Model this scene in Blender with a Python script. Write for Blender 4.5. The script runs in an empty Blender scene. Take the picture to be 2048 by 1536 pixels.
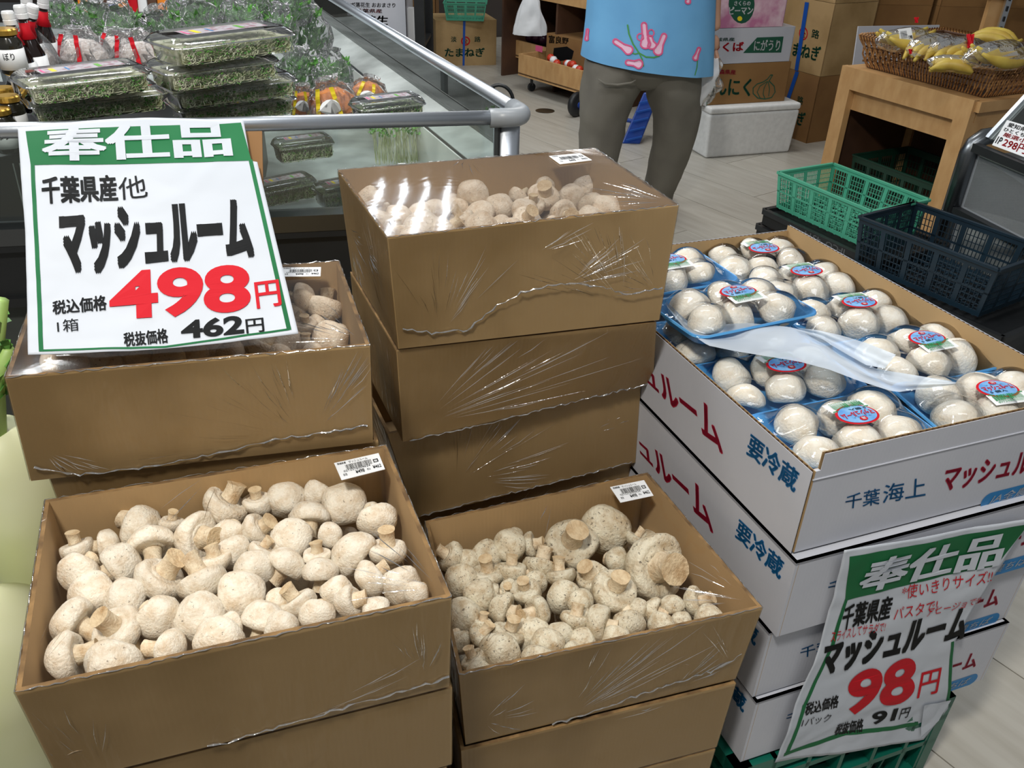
import bpy, math, random
from mathutils import Vector as V, Matrix, noise
random.seed(7)
SC=bpy.context.scene; COL=SC.collection
R=math.radians
# ---------------------------------------------------------------- camera
F=1680.; PITCH=math.atan(.62); ROLL=math.atan((1024-945)/2710.); H=1.35
cam_d=bpy.data.cameras.new('camera'); cam=bpy.data.objects.new('camera',cam_d); COL.objects.link(cam)
cam_d.sensor_width=36; cam_d.lens=36*F/2048; cam_d.clip_start=.02
cam.matrix_world=Matrix.Translation((0,0,H))@Matrix.Rotation(R(90)-PITCH,4,'X')@Matrix.Rotation(ROLL,4,'Z')
SC.camera=cam
# ---------------------------------------------------------------- world and lights
W=bpy.data.worlds.new('world'); SC.world=W; W.use_nodes=True
W.node_tree.nodes['Background'].inputs[0].default_value=(.93,.97,1,1)
W.node_tree.nodes['Background'].inputs[1].default_value=.32
def area(name,loc,size,power,col=(1,.97,.92),target=None,sy=None,spread=180):
    l=bpy.data.lights.new(name,'AREA'); l.energy=power; l.color=col; l.size=size
    if sy: l.shape='RECTANGLE'; l.size_y=sy
    l.spread=R(spread)
    o=bpy.data.objects.new(name,l); COL.objects.link(o); o.location=loc
    if target is not None: o.rotation_euler=(V(target)-V(loc)).to_track_quat('-Z','Y').to_euler()
    return o
area('spot_lamp_near',(-.45,-.25,2.85),.25,62,(1,.95,.86),(-.3,.65,.75))
area('ceiling_lamp_near',(-1.3,1.7,2.8),1.2,22,(1,.98,.95),sy=.3)
area('ceiling_lamp_right',(1.0,.2,2.8),1.2,15,(.93,.96,1),sy=.3)
area('fill_lamp_front',(.15,1.9,2.8),1.2,20,(.97,.98,1),sy=.3)  # added fill lamp, brightens the boxes of the tall middle stack
area('ceiling_lamp_mid',(.5,4.5,2.8),1.2,34,(1,.98,.95),sy=.3)
area('ceiling_lamp_far',(.9,8.0,2.8),1.2,20,(1,.98,.95),sy=.3)
area('ceiling_lamp_cooler',(-2.3,3.0,2.7),1.6,65,(.97,1,1),(-.9,2.8,.8),sy=.25)
SC.view_settings.view_transform='Standard'; SC.view_settings.look='None'
SC.view_settings.gamma=1; SC.view_settings.use_curve_mapping=False; SC.view_settings.exposure=-.45
SC.cycles.max_bounces=8; SC.cycles.transparent_max_bounces=24; SC.cycles.diffuse_bounces=3
SC.cycles.glossy_bounces=3; SC.cycles.transmission_bounces=4
SC.cycles.sample_clamp_indirect=6
# ---------------------------------------------------------------- projection helpers (world points of things at a known height or plane)
_c,_s=math.cos(ROLL),math.sin(ROLL); _sp,_cp=math.sin(PITCH),math.cos(PITCH)
def ray(px,py):
    u=(px-1024)/F; v=(768-py)/F
    a=u*_c-v*_s; b=u*_s+v*_c
    return V((a,_cp+b*_sp,-_sp+b*_cp))
EYE=V((0,0,H))
def P(px,py,z):
    d=ray(px,py); return EYE+d*((z-H)/d.z)
def atY(px,py,y):
    d=ray(px,py); return EYE+d*(y/d.y)
def onpl(px,py,pt,n):
    d=ray(px,py); return EYE+d*((V(pt)-EYE).dot(n)/d.dot(n))
def depth(p): q=V(p)-EYE; return q.y*_cp-q.z*_sp
RT=V((_c,_s*_sp,_s*_cp)); UP=V((-_s,_c*_sp,_c*_cp)); BK=-V((0,_cp,-_sp))
# ---------------------------------------------------------------- materials
MATS={}
def lin(c):
    return tuple(((x/255)/12.92 if x<=10 else (((x/255)+.055)/1.055)**2.4) for x in c)+(1,)
class NT:
    def __init__(s,name):
        s.m=bpy.data.materials.new(name); s.m.use_nodes=True; s.t=s.m.node_tree; s.t.nodes.clear()
        s.out=s.n('ShaderNodeOutputMaterial'); MATS[name]=s.m
    def n(s,t,**k):
        x=s.t.nodes.new(t)
        for a,b in k.items():
            if a.startswith('i_'):
                key=a[2:]; x.inputs[int(key) if key.isdigit() else key].default_value=b
            else: setattr(x,a,b)
        return x
    def l(s,a,b): s.t.links.new(a,b)
def coords(t,scale=(1,1,1),rz=0):
    tc=t.n('ShaderNodeTexCoord'); mp=t.n('ShaderNodeMapping'); mp.inputs['Scale'].default_value=scale
    mp.inputs['Rotation'].default_value=(0,0,rz)
    t.l(tc.outputs['Object'],mp.inputs[0]); return mp.outputs[0]
def M(name,c,rough=.6,c2=None,ns=8,stretch=(1,1,1),rz=0,bump=0,bs=60,metal=0,spec=.5,sss=0,contrast=(.35,.65),coat=0,alpha=None,detail=4,rand=0,wave=None,emit=0):
    t=NT(name); b=t.n('ShaderNodeBsdfPrincipled')
    b.inputs['Roughness'].default_value=rough; b.inputs['Metallic'].default_value=metal
    b.inputs['Specular IOR Level'].default_value=spec
    if coat: b.inputs['Coat Weight'].default_value=coat; b.inputs['Coat Roughness'].default_value=.1
    if sss:
        b.inputs['Subsurface Weight'].default_value=sss; b.inputs['Subsurface Radius'].default_value=(.01,.008,.006); b.inputs['Subsurface Scale'].default_value=.6
    co=coords(t,stretch,rz); col=None
    if c2 is not None:
        nz=t.n('ShaderNodeTexNoise',i_Scale=ns,i_Detail=detail); t.l(co,nz.inputs['Vector'])
        rp=t.n('ShaderNodeValToRGB'); rp.color_ramp.elements[0].position=contrast[0]; rp.color_ramp.elements[1].position=contrast[1]
        rp.color_ramp.elements[0].color=lin(c); rp.color_ramp.elements[1].color=lin(c2)
        t.l(nz.outputs[0],rp.inputs[0]); col=rp.outputs[0]
    if rand:
        oi=t.n('ShaderNodeObjectInfo'); mr=t.n('ShaderNodeMapRange'); mr.inputs[3].default_value=1-rand; mr.inputs[4].default_value=1+rand
        t.l(oi.outputs['Random'],mr.inputs[0]); hs=t.n('ShaderNodeHueSaturation'); hs.inputs['Color'].default_value=lin(c)
        t.l(mr.outputs[0],hs.inputs['Value'])
        if col: t.l(col,hs.inputs['Color'])
        col=hs.outputs[0]
    if col: t.l(col,b.inputs['Base Color'])
    else: b.inputs['Base Color'].default_value=lin(c)
    if bump:
        if wave:
            w=t.n('ShaderNodeTexWave',i_Scale=wave,i_Distortion=.6); t.l(co,w.inputs['Vector']); h=w.outputs['Fac']
        else:
            w=t.n('ShaderNodeTexNoise',i_Scale=bs,i_Detail=3); t.l(co,w.inputs['Vector']); h=w.outputs[0]
        bp=t.n('ShaderNodeBump',i_Strength=bump,i_Distance=.002); t.l(h,bp.inputs['Height']); t.l(bp.outputs[0],b.inputs['Normal'])
    if emit: b.inputs['Emission Color'].default_value=lin(c); b.inputs['Emission Strength'].default_value=emit
    if alpha is not None: b.inputs['Alpha'].default_value=alpha
    t.l(b.outputs[0],t.out.inputs[0]); return t.m
def film(name,ior=1.5,gain=1.0,rough=.05,bs=20,bump=.3,stretch=(1,1,1),tint=(1,1,1),haze=0,hazecol=(.8,.85,.9),dist=.01,tone=1.0):
    t=NT(name); tr=t.n('ShaderNodeBsdfTransparent'); tr.inputs[0].default_value=tuple(x*tone for x in tint)+(1,)
    gl=t.n('ShaderNodeBsdfGlossy'); gl.inputs['Roughness'].default_value=rough
    fr=t.n('ShaderNodeFresnel',i_IOR=ior); co=coords(t,stretch)
    if bump:
        nz=t.n('ShaderNodeTexNoise',i_Scale=bs,i_Detail=3,i_Distortion=1.0); t.l(co,nz.inputs['Vector'])
        bp=t.n('ShaderNodeBump',i_Strength=bump,i_Distance=dist); t.l(nz.outputs[0],bp.inputs['Height'])
        t.l(bp.outputs[0],gl.inputs['Normal'])
    mu=t.n('ShaderNodeMath',operation='MULTIPLY'); mu.inputs[1].default_value=gain; mu.use_clamp=True; t.l(fr.outputs[0],mu.inputs[0])
    mx=t.n('ShaderNodeMixShader'); t.l(mu.outputs[0],mx.inputs[0]); t.l(gl.outputs[0],mx.inputs[2])
    if haze:
        df=t.n('ShaderNodeBsdfDiffuse'); df.inputs[0].default_value=tuple(hazecol)+(1,)
        m2=t.n('ShaderNodeMixShader'); m2.inputs[0].default_value=haze; t.l(tr.outputs[0],m2.inputs[1]); t.l(df.outputs[0],m2.inputs[2]); t.l(m2.outputs[0],mx.inputs[1])
    else: t.l(tr.outputs[0],mx.inputs[1])
    t.l(mx.outputs[0],t.out.inputs[0]); return t.m
def shroom(name,base,tan,speck=.66,spots=(.12,.09,.06)):
    t=NT(name); b=t.n('ShaderNodeBsdfPrincipled'); b.inputs['Roughness'].default_value=.55; b.inputs['Specular IOR Level'].default_value=.35
    b.inputs['Subsurface Weight'].default_value=.12; b.inputs['Subsurface Radius'].default_value=(.01,.008,.006); b.inputs['Subsurface Scale'].default_value=.5
    tc=t.n('ShaderNodeTexCoord'); oi=t.n('ShaderNodeObjectInfo'); ad=t.n('ShaderNodeVectorMath',operation='ADD')
    sc=t.n('ShaderNodeVectorMath',operation='SCALE'); sc.inputs['Scale'].default_value=40
    cmb=t.n('ShaderNodeCombineXYZ'); t.l(oi.outputs['Random'],cmb.inputs[0]); t.l(oi.outputs['Random'],cmb.inputs[1]); t.l(cmb.outputs[0],sc.inputs[0])
    t.l(tc.outputs['Object'],ad.inputs[0]); t.l(sc.outputs[0],ad.inputs[1])
    n1=t.n('ShaderNodeTexNoise',i_Scale=1.6,i_Detail=6,i_Roughness=.65); t.l(ad.outputs[0],n1.inputs['Vector'])
    r1=t.n('ShaderNodeValToRGB'); r1.color_ramp.elements[0].position=.42; r1.color_ramp.elements[1].position=.72
    r1.color_ramp.elements[0].color=lin(base); r1.color_ramp.elements[1].color=lin(tan); t.l(n1.outputs[0],r1.inputs[0])
    n2=t.n('ShaderNodeTexNoise',i_Scale=7,i_Detail=4,i_Roughness=.7); t.l(ad.outputs[0],n2.inputs['Vector'])
    r2=t.n('ShaderNodeValToRGB'); r2.color_ramp.elements[0].position=speck; r2.color_ramp.elements[1].position=speck+.05
    r2.color_ramp.elements[0].color=(0,0,0,1); r2.color_ramp.elements[1].color=(.75,.75,.75,1); t.l(n2.outputs[0],r2.inputs[0])
    mx=t.n('ShaderNodeMixRGB'); t.l(r2.outputs[0],mx.inputs[0]); t.l(r1.outputs[0],mx.inputs[1]); mx.inputs[2].default_value=spots+(1,)
    n3=t.n('ShaderNodeTexNoise',i_Scale=9,i_Detail=5); t.l(ad.outputs[0],n3.inputs['Vector'])
    bp=t.n('ShaderNodeBump',i_Strength=.25,i_Distance=.08); t.l(n3.outputs[0],bp.inputs['Height']); t.l(bp.outputs[0],b.inputs['Normal'])
    hs=t.n('ShaderNodeHueSaturation'); mr=t.n('ShaderNodeMapRange'); mr.inputs[3].default_value=.92; mr.inputs[4].default_value=1.06
    t.l(oi.outputs['Random'],mr.inputs[0]); t.l(mr.outputs[0],hs.inputs['Value']); t.l(mx.outputs[0],hs.inputs['Color'])
    t.l(hs.outputs[0],b.inputs['Base Color']); t.l(b.outputs[0],t.out.inputs[0]); return t.m
m_card=M('cardboard',(158,129,84),.72,(182,152,106),4,(1,1,1),contrast=(.4,.6),bump=.05,wave=55,rz=-.35,rand=.04)
m_card_in=M('cardboard_inside',(180,150,108),.85,(170,140,98),5,bump=.08,wave=55,rz=-.35)
m_card_dk=M('cardboard_old',(150,112,66),.85,(128,92,52),3)
m_edge=M('cardboard_edge',(150,118,75),.9,(96,72,44),40)
m_white=M('white_board',(196,198,206),.45,(186,189,198),4,bump=.03,wave=60,spec=.4)
m_flute=M('flute_dark',(96,68,44),.9)
m_paper=M('sign_paper',(203,208,216),.75,(195,201,210),3,bump=.6,bs=14,spec=.12)
m_green=M('sign_green',(28,98,58),.6,(36,112,68),4,spec=.15)
m_black=M('ink_black',(14,16,18),.6,spec=.15); m_red=M('ink_red',(196,24,38),.6,spec=.15); m_dred=M('ink_crimson',(180,20,60),.5)
m_blue=M('ink_blue',(28,120,180),.5); m_ink_white=M('ink_white',(238,240,242),.5); m_ink_green=M('ink_green',(22,84,62),.6)
m_grey_ink=M('ink_grey',(80,82,84),.6)
m_film=film('film',1.5,1.5,.05,9,.1,(1,1,.6),dist=.003)
m_film_thin=film('film_thin',1.4,.7,.05,14,.2,(1,1,.4),dist=.003)
m_film_side=film('film_side',1.4,.6,.12,30,.8,(1.5,1.5,.35),dist=.006)
m_bag=film('clear_bag',1.5,3.0,.12,9,1,(1,1,1),dist=.05,haze=.09,hazecol=(.85,.9,.92))
m_pack_film=film('pack_film',1.45,1.2,.03,18,.35,dist=.004)
m_clear=film('clear_plastic',1.5,2.2,.05,60,.15,haze=.06,dist=.002)
m_glass=film('cooler_glass',1.5,1.3,.02,3,0,tint=(.9,.95,.93),haze=.06,hazecol=(.5,.55,.52))
m_crease=film('film_crease',1.9,3.6,.12,60,.6,haze=.2,hazecol=(.95,.95,.95),dist=.002)
m_foam=film('foam_sheet_mat',1.3,.6,.4,60,.4,tint=(.85,.93,1),haze=.62,hazecol=(.72,.80,.90),dist=.002)
m_blue_tray=M('blue_foam',(92,168,226),.35,(84,160,222),10,spec=.4)
m_cap=shroom('cap_cream',(236,228,212),(208,186,156),.63)
m_cap2=shroom('cap_soily',(222,214,192),(176,150,112),.59,(.05,.035,.02))
m_cap3=shroom('cap_tan',(238,224,204),(208,182,152),.62)
m_cap4=shroom('cap_white',(238,234,224),(222,210,190),.82)
m_stem=shroom('stem_cream',(230,214,186),(186,152,110),.64)
m_cut=shroom('stem_cut',(222,200,164),(180,146,104),.7)
m_label=M('label_white',(236,238,240),.4)
m_metal=M('steel',(214,220,228),.36,metal=1,bump=.05,bs=200)
m_steel_d=M('steel_dark',(120,124,128),.3,metal=1)
m_grey_pl=M('grey_plastic',(150,155,160),.35)
m_ledge=M('painted_metal',(196,202,200),.4,(150,156,154),7,bump=.05)
m_wpanel=M('white_enamel',(226,228,224),.35,(214,218,214),5)
m_rub=M('black_rubber',(26,28,30),.45,(34,36,38),6)
m_blackpl=M('black_plastic',(20,22,24),.4)
m_dkgreen=M('base_grey_green',(70,76,72),.6,(58,62,60),6)
m_floor=M('floor_vinyl',(184,180,170),.32,(172,167,156),5,(6,.8,1),bump=.03,rand=.06,spec=.5)
m_joint=M('floor_joint',(120,114,104),.7)
m_wood2=M('pine_wood',(206,164,112),.5,(192,148,96),4,(1.5,7,2.5),rz=.9,bump=.02)
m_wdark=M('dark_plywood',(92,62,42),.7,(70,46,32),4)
m_tgreen=M('teal_crate',(84,172,142),.4,(74,162,132),5,spec=.4)
m_navy=M('navy_crate',(22,44,58),.4,(18,36,48),5)
m_pallet=M('green_pallet',(10,104,86),.35,(8,90,74),5)
m_dkg=M('dark_green_crate',(20,58,44),.4)
m_styro=M('styrofoam',(232,233,232),.75,(222,223,222),40,bump=.1,bs=150)
m_leaf=M('leaf_green',(104,168,70),.45,(56,124,44),30,rand=.1)
m_leaf2=M('leaf_dark',(60,122,56),.45,(120,176,88),40)
m_sprout=M('sprout_white',(232,234,212),.5,(176,190,140),30)
m_sprmix=M('sprout_mass',(148,152,112),.7,(212,212,190),60,contrast=(.4,.6))
m_sprdk=M('sprout_dark',(42,54,36),.7,(104,120,76),70)
m_wicker=M('wicker',(196,146,92),.45,(128,84,46),10,(1,1,14),bump=.2,bs=40)
m_banana=M('banana_skin',(214,190,84),.45,(186,152,62),9,rand=.06)
m_ban_tip=M('banana_tip',(60,50,26),.7)
m_shirt=M('shirt_blue',(112,176,222),.8,(104,166,214),6,bump=.25,bs=14)
m_pants=M('trousers_grey',(118,114,104),.85,(106,102,94),5,bump=.3,bs=10)
m_skin=M('skin',(196,150,124),.5,sss=.1)
m_hair=M('hair_dark',(30,26,24),.5)
m_pink=M('flower_pink',(240,196,220),.8); m_pinkd=M('flower_outline',(222,92,140),.8); m_stemg=M('flower_stem',(74,150,78),.8)
m_strap=M('blue_strap',(24,84,176),.4)
m_bluepl=M('blue_plastic',(16,62,150),.35)
m_orange=M('orange_print',(238,140,36),.4); m_yellow=M('yellow_print',(240,214,40),.4)
m_gold=M('gold_lid',(196,156,70),.28,metal=.8)
m_jar=M('jar_dark',(38,36,28),.15,coat=.5)
m_cap_w=M('bottle_cap',(234,236,238),.35)
m_sauce=M('sauce_dark',(26,14,10),.12,coat=.5)
m_daikon=M('daikon_skin',(214,220,158),.4,(236,236,214),2.2,(1,1,1),contrast=(.35,.65),sss=.1)
m_stalk=M('daikon_stalk',(176,206,124),.45,(150,190,96),8)
m_wall=M('wall_paint',(74,66,62),.85,(64,58,54),3)
m_pinkbox=M('pink_print',(196,120,158),.7,(230,200,210),9,contrast=(.4,.6))
m_tomato=M('tomato_red',(200,60,36),.3); m_eggpl=M('aubergine',(50,24,40),.25)
m_grey_board=M('grey_board',(176,178,184),.6)
m_bagb=film('banana_film',1.45,.8,.12,30,.8,(1,1,1),dist=.01,haze=.04,hazecol=(.9,.9,.85))
m_bagw=film('white_bag',1.4,.8,.25,25,.8,haze=.7,hazecol=(.82,.84,.87),dist=.01)
# ---------------------------------------------------------------- mesh building
WP={}
class MB:
    def __init__(s): s.v=[]; s.f=[]; s.mi=[]; s.cur=0
    def add(s,vs,fs):
        o=len(s.v); s.v+= [V(x) for x in vs]; s.f+=[tuple(i+o for i in f) for f in fs]; s.mi+=[s.cur]*len(fs); return s
    def hexa(s,b,t): # 4 bottom, 4 top corners ccw
        return s.add(list(b)+list(t),[(3,2,1,0),(4,5,6,7),(0,1,5,4),(1,2,6,5),(2,3,7,6),(3,0,4,7)])
    def box(s,x0,x1,y0,y1,z0,z1):
        return s.hexa([(x0,y0,z0),(x1,y0,z0),(x1,y1,z0),(x0,y1,z0)],[(x0,y0,z1),(x1,y0,z1),(x1,y1,z1),(x0,y1,z1)])
    def bar(s,a,b,w,h=None,up=(0,0,1)): # box beam a->b, w sideways, h along up
        a=V(a); b=V(b); h=h or w; d=(b-a).normalized(); sd=d.cross(V(up))
        if sd.length<1e-4: sd=d.cross(V((1,0,0)))
        sd.normalize(); u=sd.cross(d).normalized(); sd=sd*w/2; u=u*h/2
        return s.hexa([a-sd-u,a+sd-u,a+sd+u,a-sd+u],[b-sd-u,b+sd-u,b+sd+u,b-sd+u])
    def tube(s,pts,r,n=8,cap=True,flat=1):
        pts=[V(p) for p in pts]; rs=r if isinstance(r,(list,tuple)) else [r]*len(pts); vs=[]; fs=[]
        pu=None
        for i,p in enumerate(pts):
            d=(pts[min(i+1,len(pts)-1)]-pts[max(i-1,0)]).normalized()
            if pu is None: pu=d.orthogonal().normalized()
            pu=(pu-d*pu.dot(d)).normalized(); w=d.cross(pu)
            for k in range(n):
                a=2*math.pi*k/n; vs.append(p+(pu*math.cos(a)+w*math.sin(a)*flat)*rs[i])
        for i in range(len(pts)-1):
            for k in range(n):
                k2=(k+1)%n; fs.append((i*n+k,i*n+k2,(i+1)*n+k2,(i+1)*n+k))
        if cap: fs.append(tuple(range(n))[::-1]); fs.append(tuple((len(pts)-1)*n+k for k in range(n)))
        return s.add(vs,fs)
    def lathe(s,prof,c=(0,0,0),n=20,sx=1,sy=1,rot=None,wob=0,seed=0):
        vs=[];fs=[];c=V(c)
        for i,(r,z) in enumerate(prof):
            for k in range(n):
                a=2*math.pi*k/n; q=V((r*math.cos(a)*sx,r*math.sin(a)*sy,z))
                if wob: q*=1+wob*noise.noise(q*1.3/max(.001,prof_scale(prof))+V((seed,seed*2,0)))
                if rot is not None: q=rot@q
                vs.append(c+q)
        for i in range(len(prof)-1):
            for k in range(n):
                k2=(k+1)%n; fs.append((i*n+k,i*n+k2,(i+1)*n+k2,(i+1)*n+k))
        if prof[0][0]>1e-5: fs.append(tuple(range(n))[::-1])
        if prof[-1][0]>1e-5: fs.append(tuple((len(prof)-1)*n+k for k in range(n)))
        return s.add(vs,fs)
    def grid(s,fn,nu,nv):
        vs=[fn(i/nu,j/nv) for j in range(nv+1) for i in range(nu+1)]
        return s.add(vs,[(j*(nu+1)+i,j*(nu+1)+i+1,(j+1)*(nu+1)+i+1,(j+1)*(nu+1)+i) for j in range(nv) for i in range(nu)])
    def slab(s,quad,n,th): # flat plate, quad corners, thickness opposite n
        q=[V(x) for x in quad]; n=V(n).normalized()*th
        return s.hexa([x-n for x in q],q)
    def build(s,name,mats,parent=None,smooth=False,off=None):
        me=bpy.data.meshes.new(name)
        w=WP.get(parent.name,V((0,0,0))) if parent else (off or V((0,0,0)))
        me.from_pydata([tuple(x-w) for x in s.v],[],s.f)
        if not isinstance(mats,(list,tuple)): mats=[mats]
        for m in mats: me.materials.append(m)
        if len(mats)>1: me.polygons.foreach_set('material_index',s.mi)
        if smooth: me.polygons.foreach_set('use_smooth',[True]*len(me.polygons))
        me.update()
        o=bpy.data.objects.new(name,me); COL.objects.link(o)
        if parent: o.parent=parent; WP[o.name]=w
        elif off: o.location=off; WP[o.name]=off
        return o
def prof_scale(p): return max(r for r,z in p)
def tag(o,label=None,cat=None,group=None,kind=None):
    if label: o['label']=label
    if cat: o['category']=cat
    if group: o['group']=group
    if kind: o['kind']=kind
    return o
def thing(name,label,cat,loc=(0,0,0),group=None):
    o=bpy.data.objects.new(name,None); COL.objects.link(o); o.location=loc; o.empty_display_size=.05
    WP[o.name]=V(loc); return tag(o,label,cat,group)
def kids(o): return [c for c in COL.objects if c.parent==o]
def dup(root,loc,label,group=None,rot=None,scale=None,tree=None):
    r=root.copy(); COL.objects.link(r); r.location=loc; r['label']=label
    if group: r['group']=group
    if rot is not None: r.rotation_mode='QUATERNION'; r.rotation_quaternion=rot
    if scale is not None: r.scale=scale
    for c,gs in tree:
        n=c.copy(); COL.objects.link(n); n.parent=r
        for g in gs: h=g.copy(); COL.objects.link(h); h.parent=n
    return r
def tree_of(o): return [(c,kids(c)) for c in kids(o)]
# ---------------------------------------------------------------- lettering
_tx={}
def textmesh(body,bold=0):
    k=(body,bold)
    if k in _tx: return _tx[k]
    cu=bpy.data.curves.new('t','FONT'); cu.body=body; cu.size=1; cu.offset=bold; cu.resolution_u=6 if len(body)<5 and all(ord(c)<256 for c in body) else 2; cu.fill_mode='FRONT'
    ob=bpy.data.objects.new('t',cu); COL.objects.link(ob)
    dg=bpy.context.evaluated_depsgraph_get(); dg.update()
    me=bpy.data.meshes.new_from_object(ob.evaluated_get(dg))
    vs=[v.co.copy() for v in me.vertices]; fs=[tuple(p.vertices) for p in me.polygons]
    bpy.data.objects.remove(ob); bpy.data.curves.remove(cu); bpy.data.meshes.remove(me)
    x0=min(v.x for v in vs);x1=max(v.x for v in vs);y0=min(v.y for v in vs);y1=max(v.y for v in vs)
    r=([((v.x-x0)/(x1-x0),(v.y-y0)/max(1e-6,(y1-y0))) for v in vs],fs); _tx[k]=r; return r
def weight(body,bold): # heavier strokes: digits by outline offset, kanji by overlapped copies so that fine strokes keep their counters
    if bold<=0 or all(ord(c)<256 for c in body): return bold,[(0,0)]
    n=len(body); d=bold*.75; return 0,[(x*d/n,y*d) for x in (-1,0,1) for y in (-.7,0,.7)]
def glyphs(body,bold):
    b,sh=weight(body,bold); vs,fs=textmesh(body,b); V_=[];F_=[]
    for x,y in sh:
        o=len(V_); V_+=[(a+x,c+y) for a,c in vs]; F_+=[tuple(i+o for i in f) for f in fs]
    return V_,F_
def put_text(mb,body,fn,bold=0):
    vs,fs=glyphs(body,bold); mb.add([fn(a,b) for a,b in vs],fs)
def bil(tl,tr,br,bl):
    tl,tr,br,bl=map(V,(tl,tr,br,bl)); return lambda a,b:(bl*(1-a)+br*a)*(1-b)+(tl*(1-a)+tr*a)*b
def bil2(q):
    tl,tr,br,bl=[V((x[0],x[1])) for x in q]; return lambda a,b:(bl*(1-a)+br*a)*(1-b)+(tl*(1-a)+tr*a)*b
def text_px(mb,body,q,pt,n,off=.0006,bold=0):
    f=bil2(q); n=V(n)
    def g(a,b):
        p=f(a,b); return onpl(p.x,p.y,pt,n)+n*off
    put_text(mb,body,g,bold)
# ---------------------------------------------------------------- setting
fl=MB(); fl.box(-4,6,-2,11,-.03,-.004); floor=fl.build('floor',m_joint); floor['kind']='structure'
# vinyl planks laid in staggered rows, long side along the shop's depth
fa=V((.936,.352,0)); fs_=V((-.352,.936,0)); pw,pl=.30,1.2
ang=math.atan2(.60,.80); a1=V((math.cos(ang),math.sin(ang),0)); a2=V((-math.sin(ang),math.cos(ang),0)); plk=None; cnt=0
pm=MB(); pm.box(.0015,pw-.0015,.0015,pl-.0015,-.004,0)
for i in range(-30,40):
    for j in range(-10,14):
        o=a1*(i*pw)+a2*((j+(i*.37)%1)*pl); c=o+a1*pw/2+a2*pl/2
        q=c-EYE; dp=depth(c)
        if dp<.45: continue
        u=q.dot(V((1,0,0)))/dp*F+1024; v=768-(q.y*_sp+q.z*_cp)/dp*F
        if not(-500<u<3000 and -260<v<3200) or c.y>8.1: continue
        if plk is None:
            plk=pm.build('floor_plank',m_floor,None); plk.parent=floor; p=plk
        else: p=plk.copy(); COL.objects.link(p); p.parent=floor
        p.location=o; p.rotation_euler=(0,0,ang); cnt+=1
wb=MB(); wb.box(-9,6,8.2,8.4,0,3); wb.build('wall_back',m_wall)['kind']='structure'
dr=MB(); c=P(1090,222,0); dr.lathe([(.062,-.002),(.062,.002),(.055,.003)],c,24); tag(dr.build('floor_drain_cover',m_steel_d,None,off=None),'round metal cover set in the floor beyond the cooler corner','floor cover')
# ---------------------------------------------------------------- wrapped cardboard mushroom boxes
NZ=noise.noise
def quadlerp(q,u,v): return (q[0]*(1-u)+q[1]*u)*(1-v)+(q[3]*(1-u)+q[2]*u)*v
def inset(q,t):
    r=[]
    for i in range(4):
        a=(q[(i+1)%4]-q[i]).normalized(); b=(q[(i-1)%4]-q[i]).normalized(); r.append(q[i]+(a+b)*t)
    return r
def wrinkled(tl,tr,br,bl,n,anchors,amp,seed,nu=60,nv=18):
    n=V(n); L=(tr-tl).length; Hh=(tl-bl).length
    def fn(u,v):
        p=(bl*(1-u)+br*u)*(1-v)+(tl*(1-u)+tr*u)*v; d=.0014+amp*.5*NZ(V((u*5,v*3,seed)))
        for (au,av,st) in anchors:
            dx=(u-au)*L; dy=(v-av)*Hh; r=math.hypot(dx,dy)+.01; th=math.atan2(dy,dx)
            d+=amp*st*NZ(V((th*9,seed,1)))*min(1,r/.05)*math.exp(-r/.13)
        e=min(u,1-u,v,1-v)*8
        return p+n*(max(.0012,d*min(1,e)+.0012))
    return fn,nu,nv
def creases(mb,tl,tr,br,bl,n,spec,seed):
    rn=random.Random(seed); n=V(n); ux=(tr-tl).normalized(); L=(tr-tl).length; Hh=(tl-bl).length; uy=(tl-bl).normalized()
    for (au,av,a0,a1_,ln,k) in spec:
        o=bl+(br-bl)*au+(tl-bl)*av
        for i in range(k):
            th=R(a0+(a1_-a0)*rn.random()); s=rn.uniform(.1,.5)*ln; e=s+rn.uniform(.15,.6)*ln
            d=ux*math.cos(th)+uy*math.sin(th); w=d.cross(n).normalized()*rn.uniform(.00018,.00045)
            def inside(t):
                x=au*L+math.cos(th)*t; y=av*Hh+math.sin(th)*t; return 0.003<x<L-.003 and .003<y<Hh-.003
            while e>s and not inside(e): e-=.01
            if e-s<.008 or not inside(s): continue
            a=o+d*s+n*.002; b=o+d*e+n*.002; m=(a+b)/2+n*.0006+w*rn.uniform(-6,6)
            mb.add([a,m-w,m+w+n*.0005,b,],[(0,1,2),(1,3,2)])
def wavy_edge(mb,pts,n,r=.0007,seed=0,amp=.0015):
    rn=random.Random(seed); n=V(n); out=[]
    for a,b in zip(pts,pts[1:]):
        k=max(2,int((b-a).length/.006))
        for i in range(k): out.append(a.lerp(b,i/k)+n*(.002+rn.random()*amp)+V((0,0,rn.uniform(-amp,amp))))
    out.append(pts[-1]+n*.002)
    mb.tube(out,[r*rn.uniform(.3,1.5) for _ in out],5)
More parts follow.
